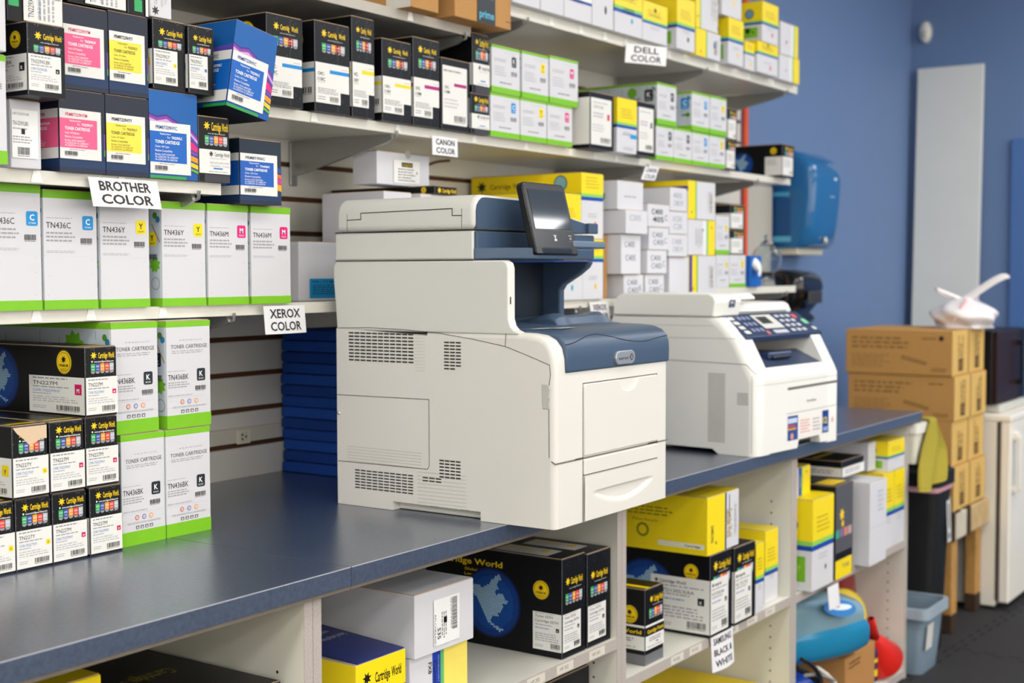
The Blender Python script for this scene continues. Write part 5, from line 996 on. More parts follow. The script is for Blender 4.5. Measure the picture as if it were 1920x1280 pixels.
    b=MB(); b.box(.20,.105,.5042,.295,.118,.5056,mat('#e8a63a',rough=.5,noise=0),ch=.0003); b.build('status_strip',t)
    p=MB(); bk=mat('#17181a',rough=.22,noise=.1,scale=120,name='gloss_black_plastic'); w,h,d=.156,.148,.016
    pts=arc(w-.012,h-.012,.012,0,90,4)+arc(.012,h-.012,.012,90,180,4)+arc(.006,.006,.006,180,270,3)+arc(w-.006,.006,.006,270,360,3)
    p.prism(pts,'y',0,d,bk)
    sp=p.build('control_panel',t,loc=(.0835,.094,.5145),rot=(rad(-14.5),0,rad(0)),bevel=.003,seg=3)
    q=MB(); F=Face((0,-.0003,0),(1,0,0),(0,0,1),w,h); scr=mat('#2c3642',rough=.06,noise=.15,scale=20,spec=.7,coat=.5,name='screen_glass')
    q.rect(F,.09,.355,.935,.90,scr,1); q.build('display',sp)
    q=MB(); line(q,F,[(.012,.050),(w-.010,.050)],.0007,'#6a6a6c',1); line(q,F,[(.006,.014),(w-.006,.014)],.0006,'#55555a',1)
    wi='#e6e6e6'
    for ux in (.47,.83):
        x,z=ux*w,.028; line(q,F,[(x,z+.012),(x+.011,z+.012)],.0008,wi,1)
        for a,bb in (((x,z),(x+.011,z)),((x+.011,z),(x+.011,z+.012)),((x,z),(x,z+.012))): line(q,F,[a,bb],.00035,'#9a9a9a',1)
    q.disc(F,.505,.25,.0024,wi,1); q.poly(F,[(.475,.195),(.535,.195),(.525,.225),(.485,.225)],wi,1); q.disc(F,.865,.23,.0022,wi,1); q.disc(F,.865,.23,.0011,BLK,2)
    q.build('key_icons',sp)
    b=MB(); b.box(.105,.094,.5150,.215,.135,.5285,pbd,ch=.003); b.box(.12,.112,.526,.20,.128,.562,pbd,ch=.003); b.build('screen_hinge',t)
    b=MB(); F=Face((-.0004,.1,0),(0,-1,0),(0,0,1),1,1); 
    b=MB(); b.box(.0238,.1035,.420,.0242,.1045,.421,gap,ch=.0001); b.box(.006,.1038,.420,.0085,.1046,.434,gap,ch=.0002); b.build('port',t)
    b=MB(); b.lathe([(0,.004),(.003,.003),(.004,0)],mat('#c9c9c4',rough=.3,metal=.5),M=Matrix.Rotation(rad(-90),4,'Y')); b.build('side_stud',t,loc=(-.0005,.531,.19))
big_printer()

bw=mat('#dcdbd4',rough=.42,noise=.012,scale=200,bump=.03,name='light_grey_white_plastic'); bf=mat('#ecebe6',rough=.4,noise=.01,scale=200,name='bright_white_plastic'); bb=mat('#2b3a5c',rough=.35,noise=.04,scale=120,name='navy_plastic')
def small_printer():
    W,D=.470,.455
    t=thing('laser_printer','smaller white multifunction printer with navy keypad, near the counter end','printer',(3.208,-.008,.9106),(0,0,rad(-5)))
    full=[(0,.0),(0,.198),(.010,.219),(.056,.304),(.108,.3545),(.116,.3595),(.45,.3595),(D,.352),(D,.013),(.13,.013),(.112,.0)]
    low=[(.004,.030),(0,.032),(0,.198),(.010,.219),(.0145,.2275),(.32,.20),(D,.20),(D,.030)]
    upp=[(.0575,.306),(.060,.306),(.136,.350),(.141,.3595),(.45,.3595),(D,.352),(D,.2005),(.32,.2005),(.30,.306)]
    b=MB(); b.prism(full,'x',0,.043,bf); b.build('left_side',t,bevel=.022,seg=5,bsel=lambda a,c:a.x<1e-4 and c.x<1e-4 and a.y<.2 and c.y<.2 and max(a.z,c.z)>.15)
    full2=[(0,.0),(0,.198),(.010,.219),(.056,.304),(.060,.306),(.136,.350),(.141,.3595),(.45,.3595),(D,.352),(D,.013),(.13,.013),(.112,.0)]
    b=MB(); b.prism(full2,'x',.0431,.0751,bf); b.build('left_post',t)
    b=MB(); b.prism(full2,'x',.405,W,bf); b.build('right_side',t,bevel=.010,seg=3,bsel=lambda a,c:a.x>W-1e-4 and c.x>W-1e-4 and a.y<.2 and c.y<.2 and max(a.z,c.z)>.15)
    b=MB(); b.prism(low,'x',.0752,.4048,bf); b.build('front_body',t)
    b=MB(); b.prism(upp,'x',.0752,.4048,bf); b.build('upper_body',t)
    b=MB(); b.prism([(.020,.2265),(.315,.2015),(.318,.230),(.10,.262),(.06,.2445)],'x',.0755,.4045,mat('#33415f',rough=.35,noise=.05)); 
    b.box(.16,.05,.2440,.29,.16,.262,bb,ch=.004); b.box(.175,.045,.2440,.275,.06,.252,mat('#12151c',rough=.4),ch=.002)
    b.build('output_tray',t)
    b=MB(); b.box(.02,.30,.0,.44,.44,.0125,bw,ch=.002); b.box(.075,.03,.010,.405,.44,.0305,mat('#55554f',rough=.8),ch=.001); b.build('base_feet',t)
    b=MB(); b.prism([(.0755,.002),(.228,.002),(.236,.024),(.356,.026),(.364,.004),(.4045,.004),(.4045,.033),(.0755,.033)],'y',.0002,.03,bf); b.build('tray_front',t)
    # scanner lid and feeder
    b=MB(); b.prism([(.156,.3605),(.148,.366),(.158,.386),(.170,.3945),(.44,.3945),(.452,.385),(.452,.3605)],'x',.002,W,bf); b.build('scanner_lid',t,bevel=.006,seg=3)
    b=MB(); b.prism([(.130,.362),(.122,.40),(.127,.415),(.143,.4235),(.41,.4235),(.435,.416),(.449,.398),(.451,.362)],'x',-.001,.135,bf); b.prism([(.128,.404),(.130,.412),(.145,.423),(.36,.423),(.36,.404)],'x',.136,.222,bf); b.build('document_feeder',t,bevel=.005,seg=3)
    F=Face((.07,.1238,.386),(1,0,0),(0,-.2,1),.030,.020); b=MB(); b.rect(F,0,0,1,1,'#22314e',3); b.text(F,'MFC',.15,.45,.4,.7,'#e3e6ee',1,4); b.greek(F,.15,.12,.85,.35,2,'#9fb0cc',4); b.build('badge',t)
    b=MB(); b.box(.14,.143,.3612,.43,.149,.3715,mat('#8f8f8c',rough=.5),ch=.001); b.build('lid_strip',t)
    # control panel wedge
    y0,z0_,y1,z1_=.052,.304,.142,.3600
    b=MB(); b.prism([(y0+.006,z0_-.012),(y0,z0_+.004),(y1-.004,z1_+.006),(y1,z1_+.002),(.100,z0_+.036)],'x',.040,W+.004,bb); cp=b.build('control_panel',t,bevel=.003,seg=3)
    sl=Vector((0,y1-.004-y0,z1_+.006-z0_-.004)); F=Face((.040,y0,z0_+.0045),(1,0,0),sl,W-.036,sl.length)
    b=MB(); kc='#c9ccd6'
    R=random.Random(2)
    for i in range(4): b.rrect(F,.05,.13+.2*i,.115,.26+.2*i,.003,'#e4e4e2',2)
    for i in range(3):
        for j in range(3): b.rrect(F,.16+.055*i,.20+.26*j,.195+.055*i,.34+.26*j,.003,'#8d98b5',2)
    for i in range(3):
        for j in range(4): b.rrect(F,.64+.075*i,.12+.21*j,.69+.075*i,.24+.21*j,.003,kc,2)
    b.rrect(F,.345,.30,.60,.90,.004,'#d8d8d4',2); b.rect(F,.38,.50,.52,.82,'#55584f',3); b.rect(F,.40,.54,.50,.78,'#30332e',4); b.rrect(F,.40,.08,.58,.22,.003,kc,2)
    b.rrect(F,.86,.68,.91,.86,.004,'#e0626a',3); b.rrect(F,.91,.40,.97,.62,.004,'#7fd0a0',3); b.rrect(F,.30,.06,.34,.2,.003,'#d9707a',3); b.rrect(F,.93,.12,.98,.26,.003,kc,3)
    b.build('keypad',cp)
    # front prints
    Fy=Face((0,-.0003,0),(1,0,0),(0,0,1),1,1)
    b=MB(); line(b,Fy,[(.172,.1665),(.462,.1695)],.0075,mat('#8f8e88',rough=.6)); line(b,Fy,[(.172,.1655),(.462,.1685)],.003,mat('#45443f',rough=.8),2); line(b,Fy,[(.165,.099),(.458,.102)],.0012,'#7e7c76'); line(b,Fy,[(.0,.186),(.10,.1845),(.468,.186)],.0010,'#8f8d86'); b.build('front_gaps',t)
    b=MB(); F=Face((.278,-.0003,.121),(1,0,0),(0,0,1),.062,.014); b.text(F,'brother',.05,.15,.6,.9,'#3a3a3e',0,1); b.build('lettering',t)
    b=MB(); F=Face((.171,-.0003,.026),(1,0,0),(0,0,1),.24,.066); b.rect(F,.26,.12,1,.9,'#f0e9e4',1); b.rect(F,0,0,.24,1,'#2a4f96',2); b.rect(F,0,.42,.2,.5,'#d8a02a',3); b.rect(F,.0,.55,.18,.63,'#c9502a',3); b.rect(F,0,.70,.22,.9,'#c9d4e8',3); b.disc(F,.10,.16,.009,'#d99a72',3,12)
    b.rect(F,.84,.05,1.0,1,'#1d3f8c',2); b.text(F,'12',.86,.45,.26,.10,'#f0e23a',1,3); b.rect(F,.86,.12,.98,.3,'#8fa6cf',3); b.greek(F,.30,.2,.55,.8,5,'#d99a92',2); b.greek(F,.60,.2,.8,.8,4,'#a9a9ae',2); b.disc(F,1.10,.55,.008,'#e8b4b4',2,12); b.build('promo_sticker',t)
    # stickers on the lower ledge
    n=Vector((0,-.137,.082)); U=Vector((1,0,0)); V=Vector((0,.08,.137)); F=Face((.12,.0105,.2165),(1,0,0),(0,.082,.137),.32,.012); b=MB(); b.rect(F,.08,.1,.22,.9,'#2b5f9a',4); b.rect(F,.10,.3,.18,.7,'#d9c23a',5); b.rect(F,.66,.2,.78,.95,'#4b6a7d',4); b.greek(F,.3,.2,.5,.8,2,'#999999',4); b.build('ledge_sticker',t)
    F=Face((.415,.03,.2495),(1,0,0),(0,.082,.137),.045,.10); b=MB(); b.rrect(F,.2,.5,.6,.72,.003,'#f0a52a',4); b.greek(F,.2,.25,.8,.4,2,'#8a8a8a',4); b.build('side_sticker',t)
    # left skin
    Fx=Face((-.0004,D,0),(0,-1,0),(0,0,1),1,1); S=lambda p:[(D-y,z) for y,z in p]
    b=MB(); g2='#9a9990'; line(b,Fx,S([(.445,.359),(.11,.3605)]),.0011,g2); line(b,Fx,S([(.45,.336),(.13,.338)]),.0008,g2); line(b,Fx,S([(.45,.302),(.062,.306)]),.0011,g2); line(b,Fx,S([(.45,.247),(.266,.243),(.03,.240),(-.002,.214)]),.0016,'#77756e'); line(b,Fx,S([(.012,.21),(.012,.01)]),.0010,g2)
    b.build('panel_seams',t)
    for y1,y0,z0,z1,n in ((.143,.092,.033,.217,36),(.055,.023,.135,.168,9)):
        b=MB()
        for k in range(n): line(b,Fx,S([(y1,z0+(z1-z0)*k/n),(y0,z0+(z1-z0)*k/n)]),(z1-z0)/n*.42,'#a9a79e')
        b.build('vent_grille',t)
small_printer()
# ------------------------------------------------------------------ folded blue cloth stack
ORD=['bottom','second','third','fourth','fifth','sixth','seventh','eighth','ninth','tenth','eleventh','twelfth','top']
R=random.Random(8); zc=.9105
for i in range(13):
    h=.0262; cm=mat(('#1748a2','#133f92','#1c50ae')[i%3],rough=.85,noise=.15,scale=150,bump=.2,name='blue_cloth')
    b=MB(); x0=2.352+.008*R.random(); y1=.845; y0=.462+.01*R.random()
    pts=[(y0,.002),(y0+.003,.0005),(y1,0),(y1+.004,.004),(y1+.004,h-.005),(y1,h-.0008),(y0+.003,h-.001),(y0,h-.003),(y0+.004,h*.5)]
    b.prism(pts,'x',0,.38-.01*R.random(),cm); o=b.build('folded_cloth',loc=(x0,0,zc),bevel=.003,seg=2)
    tag(o,'folded blue cloth behind the big printer, '+(ORD[i]+' of its stack' if i in(0,12) else ORD[i]+' from the bottom of its stack'),'cloth','folded blue cloths stacked behind the printer'); zc+=h+.0004
# raceway, outlet, cords on the slat wall
b=MB(); b.box(.5,.850,.9935,2.352,.8579,1.0290,mat('#cfcabc',rough=.5,noise=.04)); o=b.build('trim_3'); tag(o,kind='structure')
t=thing('power_outlet','small beige power outlet on the strip beside the blue cloth stack','outlet',(2.227,.850,1.0075))
b=MB(); om=mat('#e2dcc6',rough=.4,noise=.02); b.box(-.021,-.005,-.0165,.021,-.0002,.0165,om,ch=.0015); b.build('cover_plate',t)
b=MB(); b.rrect(Face((-.012,-.0052,-.012),(1,0,0),(0,0,1),.024,.024),0,0,1,1,.004,'#d5cfb8',1); F=Face((-.012,-.0052,-.012),(1,0,0),(0,0,1),.024,.024); b.rect(F,.1,.62,.35,.8,'#2a2824',2); b.rect(F,.1,.2,.35,.38,'#2a2824',2); b.disc(F,.72,.5,.003,'#3a3630',2,10); b.build('socket',t)
def cord(name,pts,r,m,label,cat='cord'):
    b=MB(); P=[Vector(p) for p in pts]; Q=[]
    for i in range(len(P)-1):
        a=P[max(i-1,0)];p=P[i];q=P[i+1];d=P[min(i+2,len(P)-1)]
        for k in range(6):
            s=k/6; Q.append(.5*((2*p)+(q-a)*s+(2*a-5*p+4*q-d)*s*s+(3*p-a-3*q+d)*s**3))
    Q.append(P[-1]); b.tube(Q,r,m,8); o=b.build(name); 
    if label: tag(o,label,cat)
    return o
brown=mat('#5b3b20',rough=.6,noise=.1)
cord('loose_cable',[(2.66,.8548,1.652),(2.72,.8548,1.653),(2.80,.8548,1.660),(2.90,.8548,1.676),(2.98,.8548,1.698),(3.04,.8548,1.706)],.0034,brown,'thin brown cord crossing the slat wall left of the yellow boxes')
cord('loose_cable',[(2.297,.8552,1.648),(2.292,.8552,1.625),(2.298,.8552,1.60),(2.30,.8552,1.585)],.003,brown,'short brown wire hanging on the slat wall left of small white carton')
# ------------------------------------------------------------------ right end of the middle shelf
ZS=1.3405
t=thing('tissue_box','blue tissue box with a white tissue on the middle shelf end','tissue box',(4.176,.45,ZS))
b=MB(); b.box(0,0,0,.085,.11,.105,mat('#0f5fb4',rough=.5,noise=.05),ch=.002); b.build('carton',t)
b=MB(); rr=[]
for i in range(6):
    f=i/5; rr.append([(.030-.02*f+.02*math.cos(a)*(1-f*.75),-.012*math.sin(f*3)+.0-.022*f,.075+.012*math.sin(a*2)*.3-.030*f+.022*math.sin(a)*(1-f*.6)) for a in [2*math.pi*k/12 for k in range(12)]])
b.loft(rr,mat('#f2f2f2',rough=.9)); b.build('tissue',t)
def bottle(x,y,h,r,body,capm,label,sh=.62,cap='trigger'):
    t=thing('spray_bottle',label,'bottle',(x,y,ZS))
    b=MB(); b.lathe([(0,0),(r*.92,0),(r,.006),(r,h*sh*.75),(r*.85,h*sh*.92),(r*.38,h*sh*1.1),(r*.34,h*.80),(0,h*.80)],body,n=24); b.build('bottle_body',t)
    b=MB()
    if cap=='trigger': b.lathe([(r*.4,h*.78),(r*.42,h*.86),(r*.25,h*.88),(0,h*.88)],capm,n=18); b.box(-r*.9,-r*.22,h*.87,r*.45,r*.22,h,capm,ch=.004); b.prism([(-r*.5,h*.87),(-r*.75,h*.74),(-r*.62,h*.74),(-r*.3,h*.87)],'y',-.004,.004,capm)
    else: b.lathe([(r*.55,h*.74),(r*.58,h*.90),(r*.2,h*.92),(r*.15,h),(0,h)],capm,n=18)
    b.build('cap',t)
clear=mat('#cfdde6',rough=.15,noise=0,trans=.75,ior=1.3,name='frosted_clear_plastic')
bottle(4.31,.62,.205,.028,mat('#d5dde0',rough=.25,noise=0,trans=.35,ior=1.3),mat('#dfe3e4',rough=.4),'pale translucent spray bottle behind the tissue box')
bottle(4.41,.60,.165,.026,clear,mat('#2a2626',rough=.35),'clear bottle with a dark cap beside the round glass jar',cap='pump')
t=thing('glass_jar','round clear glass jar at the end of the middle shelf','jar',(4.515,.545,ZS))
gl=mat('#eef3f5',rough=.02,noise=0,trans=1.,ior=1.22,name='clear_glass')
b=MB(); prof=[(0,.004),(.030,.002),(.034,.010),(.028,.030)]+[(.055*math.cos(rad(a)),.095+.058*math.sin(rad(a))) for a in range(-62,70,12)]; inn=[(r*.95,z) for r,z in reversed(prof[2:])]; b.lathe(prof+[(.020,.150)]+inn+[(0,.034)],gl,n=32); b.build('jar_body',t)
b=MB(); b.lathe([(.024,.150),(.024,.156),(.010,.160),(.006,.166),(.010,.172),(.010,.180),(0,.184)],gl,n=24); b.build('lid',t)
# slat end trim pole, grey board and dispensers
b=MB(); b.tube([(4.982,.847,.92),(4.982,.847,3.03)],.013,mat('#e2552a',rough=.4,noise=.05),14); tag(b.build('pole'),'orange vertical pole at the end of the slat wall','pole')
b=MB(); b.box(0,0,0,.275,.012,.345,mat('#bab6ac',rough=.6,noise=.04),ch=.002); tag(b.build('backing_board',loc=(5.008,.8595,1.40)),'grey board on the blue wall left of the towel dispenser','board')
t=thing('towel_dispenser','translucent blue paper towel dispenser on the blue wall','dispenser',(5.30,.8715,1.462))
db=mat('#2a7ab8',rough=.16,noise=.0,trans=.28,ior=1.35,coat=.4,name='blue_translucent_plastic'); 
def dring(z,y0,wd,dep,r,n=6):
    P=arc(wd-r,-dep+r,r,-90,0,n)+arc(r,-dep+r,r,180,270,n); 
    return [(x,y,z) for x,y in [(0,-.002)]+arc(r,-dep+r,r,180,270,n)+arc(wd-r,-dep+r,r,-90,0,n)+[(wd,-.002)]]
b=MB(); rings=[]
for z,dep,wd,ins in ((.03,.135,.315,0),(.05,.165,.32,0),(.12,.178,.32,0),(.22,.190,.32,0),(.32,.195,.32,0),(.37,.182,.32,.0),(.405,.155,.315,.0),(.43,.11,.30,0),(.442,.05,.28,0)):
    rings.append([(x+.0+(.32-wd)/2,y,z) for x,y,_ in dring(z,0,wd,dep,.045)])
b.loft(rings,db); b.build('cover',t)
b=MB(); b.box(.02,-.11,.0,.30,-.004,.031,mat('#d9d6c2',rough=.5),ch=.004); b.build('base_tray',t)
b=MB(); b.box(-.0012,-.085,.08,.0008,-.01,.235,mat('#154f86',rough=.2,noise=.1),ch=.0004); b.box(-.0012,-.088,.055,.0006,-.006,.078,mat('#5fb4d6',rough=.2),ch=.0003); b.box(-.0012,-.08,.245,.0006,-.006,.262,mat('#4aa5cd',rough=.2),ch=.0003); b.build('side_window',t)
b=MB(); b.lathe([(.0,0),(.055,0),(.055,.012),(0,.012)],mat('#c9dbe6',rough=.7),c=(.06,-.10,.27),M=Matrix.Rotation(rad(90),4,'Y')); b.build('paper_roll',t)
b=MB(); F=Face((.10,-.1953,.30),(1,0,0),(0,0,1),.16,.04); b.disc(F,.75,.55,.016,'#dfe8ee',3,16,ry=.006); b.greek(F,.2,-1.5,.5,-1.3,1,'#cfe0ea',60); b.build('maker_mark',t)
b=MB(); b.lathe([(0,0),(.010,0),(.006,.022),(0,.024)],mat('#e7e4d6',rough=.5),c=(.16,-.176,.052)); b.build('paper_tip',t)
t=thing('soap_dispenser','black glossy dispenser on the blue wall below the towel dispenser','dispenser',(5.18,.8715,1.17))
bk2=mat('#101113',rough=.12,noise=.0,coat=.4,name='gloss_black')
b=MB(); rings=[]
for z,dep,wd in ((.0,.12,.20),(.012,.155,.23),(.03,.16,.24),(.05,.135,.25),(.10,.175,.27),(.16,.19,.27),(.20,.178,.27),(.222,.14,.26),(.23,.08,.24)):
    rings.append([(x+(.27-wd)/2,y,z) for x,y,_ in dring(z,0,wd,dep,.05)])
b.loft(rings,bk2); b.build('housing',t)
b=MB(); b.box(.06,-.197,.09,.20,-.188,.14,mat('#3a352c',rough=.15),ch=.003); b.build('sight_window',t)
# ------------------------------------------------------------------ end wall items
t=thing('motion_sensor','small white motion sensor high in the blue corner','sensor',(7.0898,.795,2.64))
b=MB(); b.lathe([(0,.040),(.018,.038),(.030,.028),(.034,.0),(0,0)],mat('#e2e0d8',rough=.4),M=Matrix.Scale(1.75,4,(0,0,1))@Matrix.Rotation(rad(-90),4,'Y') ); b.build('housing',t)
b=MB(); b.lathe([(0,.006),(.014,.004),(.018,0)],mat('#c9c3b4',rough=.2),c=(-.041,0,-.012),M=Matrix.Rotation(rad(-90),4,'Y')); b.build('lens',t)
b=MB(); b.box(0,0,0,.022,.338,2.45,mat('#e3e4de',rough=.55,noise=.03,scale=8),ch=.002); o=b.build('spare_board',loc=(6.965,.488,.001),rot=(0,rad(2.1),0)); tag(o,'tall pale grey board leaning against the blue end wall','board')
# wooden stand, cartons
t=thing('wooden_stand','rough burnt looking wooden stand under the brown cartons','stand',(5.155,.055,0))
wd=mat('#b98b4d',rough=.7,noise=.35,scale=18,name='raw_timber'); wdd=mat('#3a2a1e',rough=.85,noise=.4,scale=30,name='charred_timber'); wl=mat('#c9c0ad',rough=.7,noise=.3,scale=14)
for x,y in ((.0,.0),(.40,.02),(.0,.36),(.40,.36)):
    b=MB(); b.box(x,y,.07,x+.07,y+.045,.37,wd,ch=.003); b.box(x-.001,y-.001,0,x+.071,y+.046,.0705,wdd,ch=.003); b.build('leg',t)
b=MB(); b.box(-.005,-.006,.355,.10,.02,.466,wdd,ch=.004); b.box(.02,-.0085,.36,.16,.018,.462,wl,ch=.003); b.box(.155,-.007,.355,.23,.02,.466,wdd,ch=.004); b.box(.22,-.0085,.36,.475,.018,.462,mat('#c4a878',rough=.7,noise=.35,scale=16),ch=.003); b.build('front_rail',t)
b=MB(); b.box(.0,.021,.435,.47,.42,.468,wd,ch=.003); b.build('stand_top',t)
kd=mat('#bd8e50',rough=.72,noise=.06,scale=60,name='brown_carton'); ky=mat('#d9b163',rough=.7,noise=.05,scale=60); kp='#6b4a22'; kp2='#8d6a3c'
zc=.4692
for lay in range(4):
    for col in range(2):
        h=.1735; x0=5.158+.222*col+(.006 if lay==0 else 0)-(.008 if lay==3 else 0); y0=.056+(.008 if lay%2 else 0); w,d=.212,.42
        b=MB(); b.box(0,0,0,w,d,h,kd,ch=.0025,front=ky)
        F=Face((0,d,0),(0,-1,0),(0,0,1),d,h)
        if col==0:
            b.text(F,'xerox',.76 if lay!=3 else .72,.80,.055,.14,'#4a3216',1,1)
            if lay==3: b.disc(F,.90,.825,.010,'#3c2810',1,18)
            b.greek(F,.06,.56,.62,.86,3,kp2,1,lay+2,.5); b.greek(F,.06,.14,.44,.46,6,kp2,1,lay+9,.35); b.poly(F,[(.53,.36),(.76,.22),(.77,.30),(.54,.44)],kp2,1); b.poly(F,[(.545,.37),(.745,.25),(.755,.285),(.55,.415)],'#a27a46',2); b.greek(F,.81,.08,.97,.18,2,kp,1)
        G_=Face((0,0,0),(1,0,0),(0,0,1),w,h); b.greek(G_.rot(),.08,.30,.9,.66,3,'#7a5a22',1,lay*3+col,.5); b.rect(G_,.40,.10,.66,.36,'#5c431c',1); b.rect(G_,.45,.14,.61,.32,'#8d6b2c',2); b.rect(G_,0,0,.10,1,'#d9b566',1)
        o=b.build('cardboard_carton',loc=(x0,y0,zc)); rows=('lowest','second','third','top')
        tag(o,'brown printed carton on the wooden stand, %s layer, %s column'%(rows[lay],'left' if col==0 else 'right beside the fridge'),'box','brown printed cartons on the wooden stand')
    zc+=h+.0006
# plastic bag
bag_m=mat('#efe9ea',rough=.3,noise=.03,scale=10,spec=.5,name='thin_white_plastic'); 
t=thing('plastic_bag','knotted white plastic carrier bag on top of the brown cartons','bag',(5.475,.115,zc+.001))
b=MB(); R=random.Random(21); rings=[]
for i in range(11):
    f=i/10; r=.150*math.sin(math.pi*min(1,(f*.86+.12)))**.7*(1-.25*f); z=.0+.115*f
    if i==0: r=.11
    if i==10: r=.022
    rings.append([(r*1.0*math.cos(a)*(1+.10*math.sin(5*a+i)+.05*R.random()),r*.95*math.sin(a)*(1+.10*math.sin(4*a+i*1.3)+.05*R.random()),z+(.008*R.random() if i>1 else 0)) for a in [2*math.pi*k/26 for k in range(26)]])
b.loft(rings,bag_m); b.build('bag_body',t,subsurf=1)
pk=mat('#e9b9bb',rough=.4,noise=.1)
def strap(pts,w,m,nm):
    b=MB(); rr=[]
    P=[Vector(p) for p in pts]
    for i,p in enumerate(P):
        ww=w*(1 if i<len(P)-1 else .7); rr.append([p+Vector((ww*.5*math.cos(a)*.5,ww*.5*math.cos(a)*.8,.25*ww*math.sin(a)+ww*.3*math.cos(a))) for a in [2*math.pi*k/10 for k in range(10)]])
    b.loft(rr,m); b.build(nm,t,subsurf=1)
strap([(0,0,.110),(.015,-.05,.145),(.035,-.10,.185),(.05,-.14,.207),(.055,-.155,.205)],.032,bag_m,'handle')
strap([(0,0,.110),(-.02,.04,.128),(-.045,.085,.150),(-.055,.105,.158),(-.045,.09,.142),(-.015,.04,.118)],.024,bag_m,'handle')
strap([(-.075,-.03,.112),(-.118,-.015,.075),(-.139,.0,.03)],.014,pk,'red_stripe')
# fridge and microwave
t=thing('mini_fridge','small white fridge at the right edge beside brown cartons','fridge',(5.634,-.035,0))
fw=mat('#e6e2d6',rough=.35,noise=.02,scale=6,name='fridge_enamel'); fd=mat('#efeae0',rough=.35,noise=.02,scale=6)
b=MB(); b.box(0,.055,.012,.50,.52,.79,fw,ch=.004); b.box(.02,.06,0,.06,.10,.0125,gap,ch=.002); b.box(.42,.42,0,.47,.47,.0125,gap,ch=.002); b.box(.42,.06,0,.47,.10,.0125,gap,ch=.002); b.box(.02,.42,0,.06,.47,.0125,gap,ch=.002); b.build('cabinet',t)
b=MB(); b.box(0,.042,.04,.50,.0555,.775,mat('#4b413a',rough=.8),ch=.001); b.build('door_gasket',t)
b=MB(); b.box(.0,0,.03,.50,.042,.775,fd,ch=.006); b.build('door',t); 
b=MB(); b.box(-.004,-.004,.776,.504,.524,.806,fd,ch=.006); b.build('top',t)
b=MB(); b.box(.03,-.032,.50,.06,-.020,.72,fd,ch=.004); b.box(.028,-.021,.70,.062,.0,.735,fd,ch=.004); b.box(.028,-.021,.485,.075,.0,.51,fd,ch=.004); b.build('door_handle',t)
t=thing('microwave','dark microwave oven on top of the small white fridge','microwave',(5.655,.03,.807))
b=MB(); b.box(0,.02,.034,.47,.36,.340,mat('#151416',rough=.4,noise=.1),ch=.004); b.build('housing',t)
b=MB(); b.box(.004,.0,.038,.35,.0195,.336,mat('#2e1c1a',rough=.4,noise=.2,scale=4,spec=.2,name='smoked_glass'),ch=.003); b.build('door',t)
b=MB(); b.box(.352,.004,.038,.468,.0195,.336,mat('#1a1516',rough=.45,spec=.2),ch=.003); b.build('control_strip',t)
b=MB(); b.box(.30,-.03,.10,.325,-.018,.29,mat('#0d1116',rough=.25),ch=.004); b.box(.303,-.019,.27,.322,.001,.29,mat('#0d1116'),ch=.002); b.box(.303,-.019,.10,.322,.001,.12,mat('#0d1116'),ch=.002); b.build('handle',t)
b=MB(); b.box(.03,-.01,.0,.45,.34,.0338,mat('#c9c8be',rough=.5,noise=.05),ch=.006); b.build('base_tray',t)
# ------------------------------------------------------------------ bins at the counter end
t=thing('trash_can','tall slim black trash can with domed lid beside the counter end','trash can',(4.782,.0,0))
tb=mat('#151517',rough=.55,noise=.2,scale=120,name='black_plastic'); W,D=.205,.42
def ring(x0,y0,x1,y1,z,r=.03): return [(x,y,z) for x,y in arc(x1-r,y1-r,r,0,90,4)+arc(x0+r,y1-r,r,90,180,4)+arc(x0+r,y0+r,r,180,270,4)+arc(x1-r,y0+r,r,270,360,4)]
b=MB(); b.loft([ring(.022,.03,W-.022,D-.03,0),ring(0.004,.006,W-.004,D-.006,.60)],tb,smooth=True); b.build('can_body',t)
b=MB(); b.loft([ring(.0,.002,W,D-.002,.598),ring(-.002,-.001,W+.002,D+.001,.606),ring(.001,.003,W-.001,D-.003,.617)],mat('#d9a2ae',rough=.4,noise=.1)); b.build('bag_liner',t)
b=MB(); b.loft([ring(-.006,-.006,W+.006,D+.006,.618),ring(-.006,-.006,W+.006,D+.006,.668),ring(.01,.01,W-.01,D-.01,.678)],tb,smooth=False)
b.loft([ring(.014,.02,W-.014,D-.02,.678),ring(.022,.04,W-.022,D-.05,.72),ring(.06,.10,W-.06,D-.12,.785,.02),ring(.09,.15,W-.09,D-.17,.79,.008)],tb,smooth=False); b.build('lid',t)
b=MB(); F=Face((.135,.0035,.40),(1,0,0),(0,.04,1),.045,.165); b.rect(F,0,0,1,1,'#d5d5d2',8); b.rect(F,.35,.30,.65,.85,'#1a1a1c',9); b.rect(F,.2,.08,.8,.2,'#77777a',9); b.build('sticker',t)
t=thing('storage_tote','open clear blue grey plastic tote on the mat by the counter end','bin',(4.532,-.04,.0004))
tp=mat('#9db3c4',rough=.2,noise=0,trans=.55,ior=1.2,name='translucent_tote'); W,D,H=.232,.36,.232
b=MB(); o1=[ring(.02,.02,W-.02,D-.02,0),ring(.0,.0,W,D,H)]; i1=[ring(.003,.003,W-.003,D-.003,H),ring(.023,.023,W-.023,D-.023,.003)]
b.loft(o1+i1,tp,smooth=True); b.build('tote_body',t)
b=MB(); r0=ring(-.016,-.012,W+.012,D+.012,H-.03); r1=ring(-.016,-.012,W+.012,D+.012,H+.004); r2=ring(-.001,-.001,W+.001,D+.001,H+.004)
b.loft([r0,r1,r2],mat('#b9c9d6',rough=.25,noise=0,trans=.35,ior=1.2),cap=False,smooth=False); b.build('rim',t,solid=.003)
b=MB(); F=Face((.022,.012,.09),(1,0,0),(0,-.08,1),.07,.09); b.rect(F,0,0,1,1,'#d8d6cf',30); b.build('sticker',t)
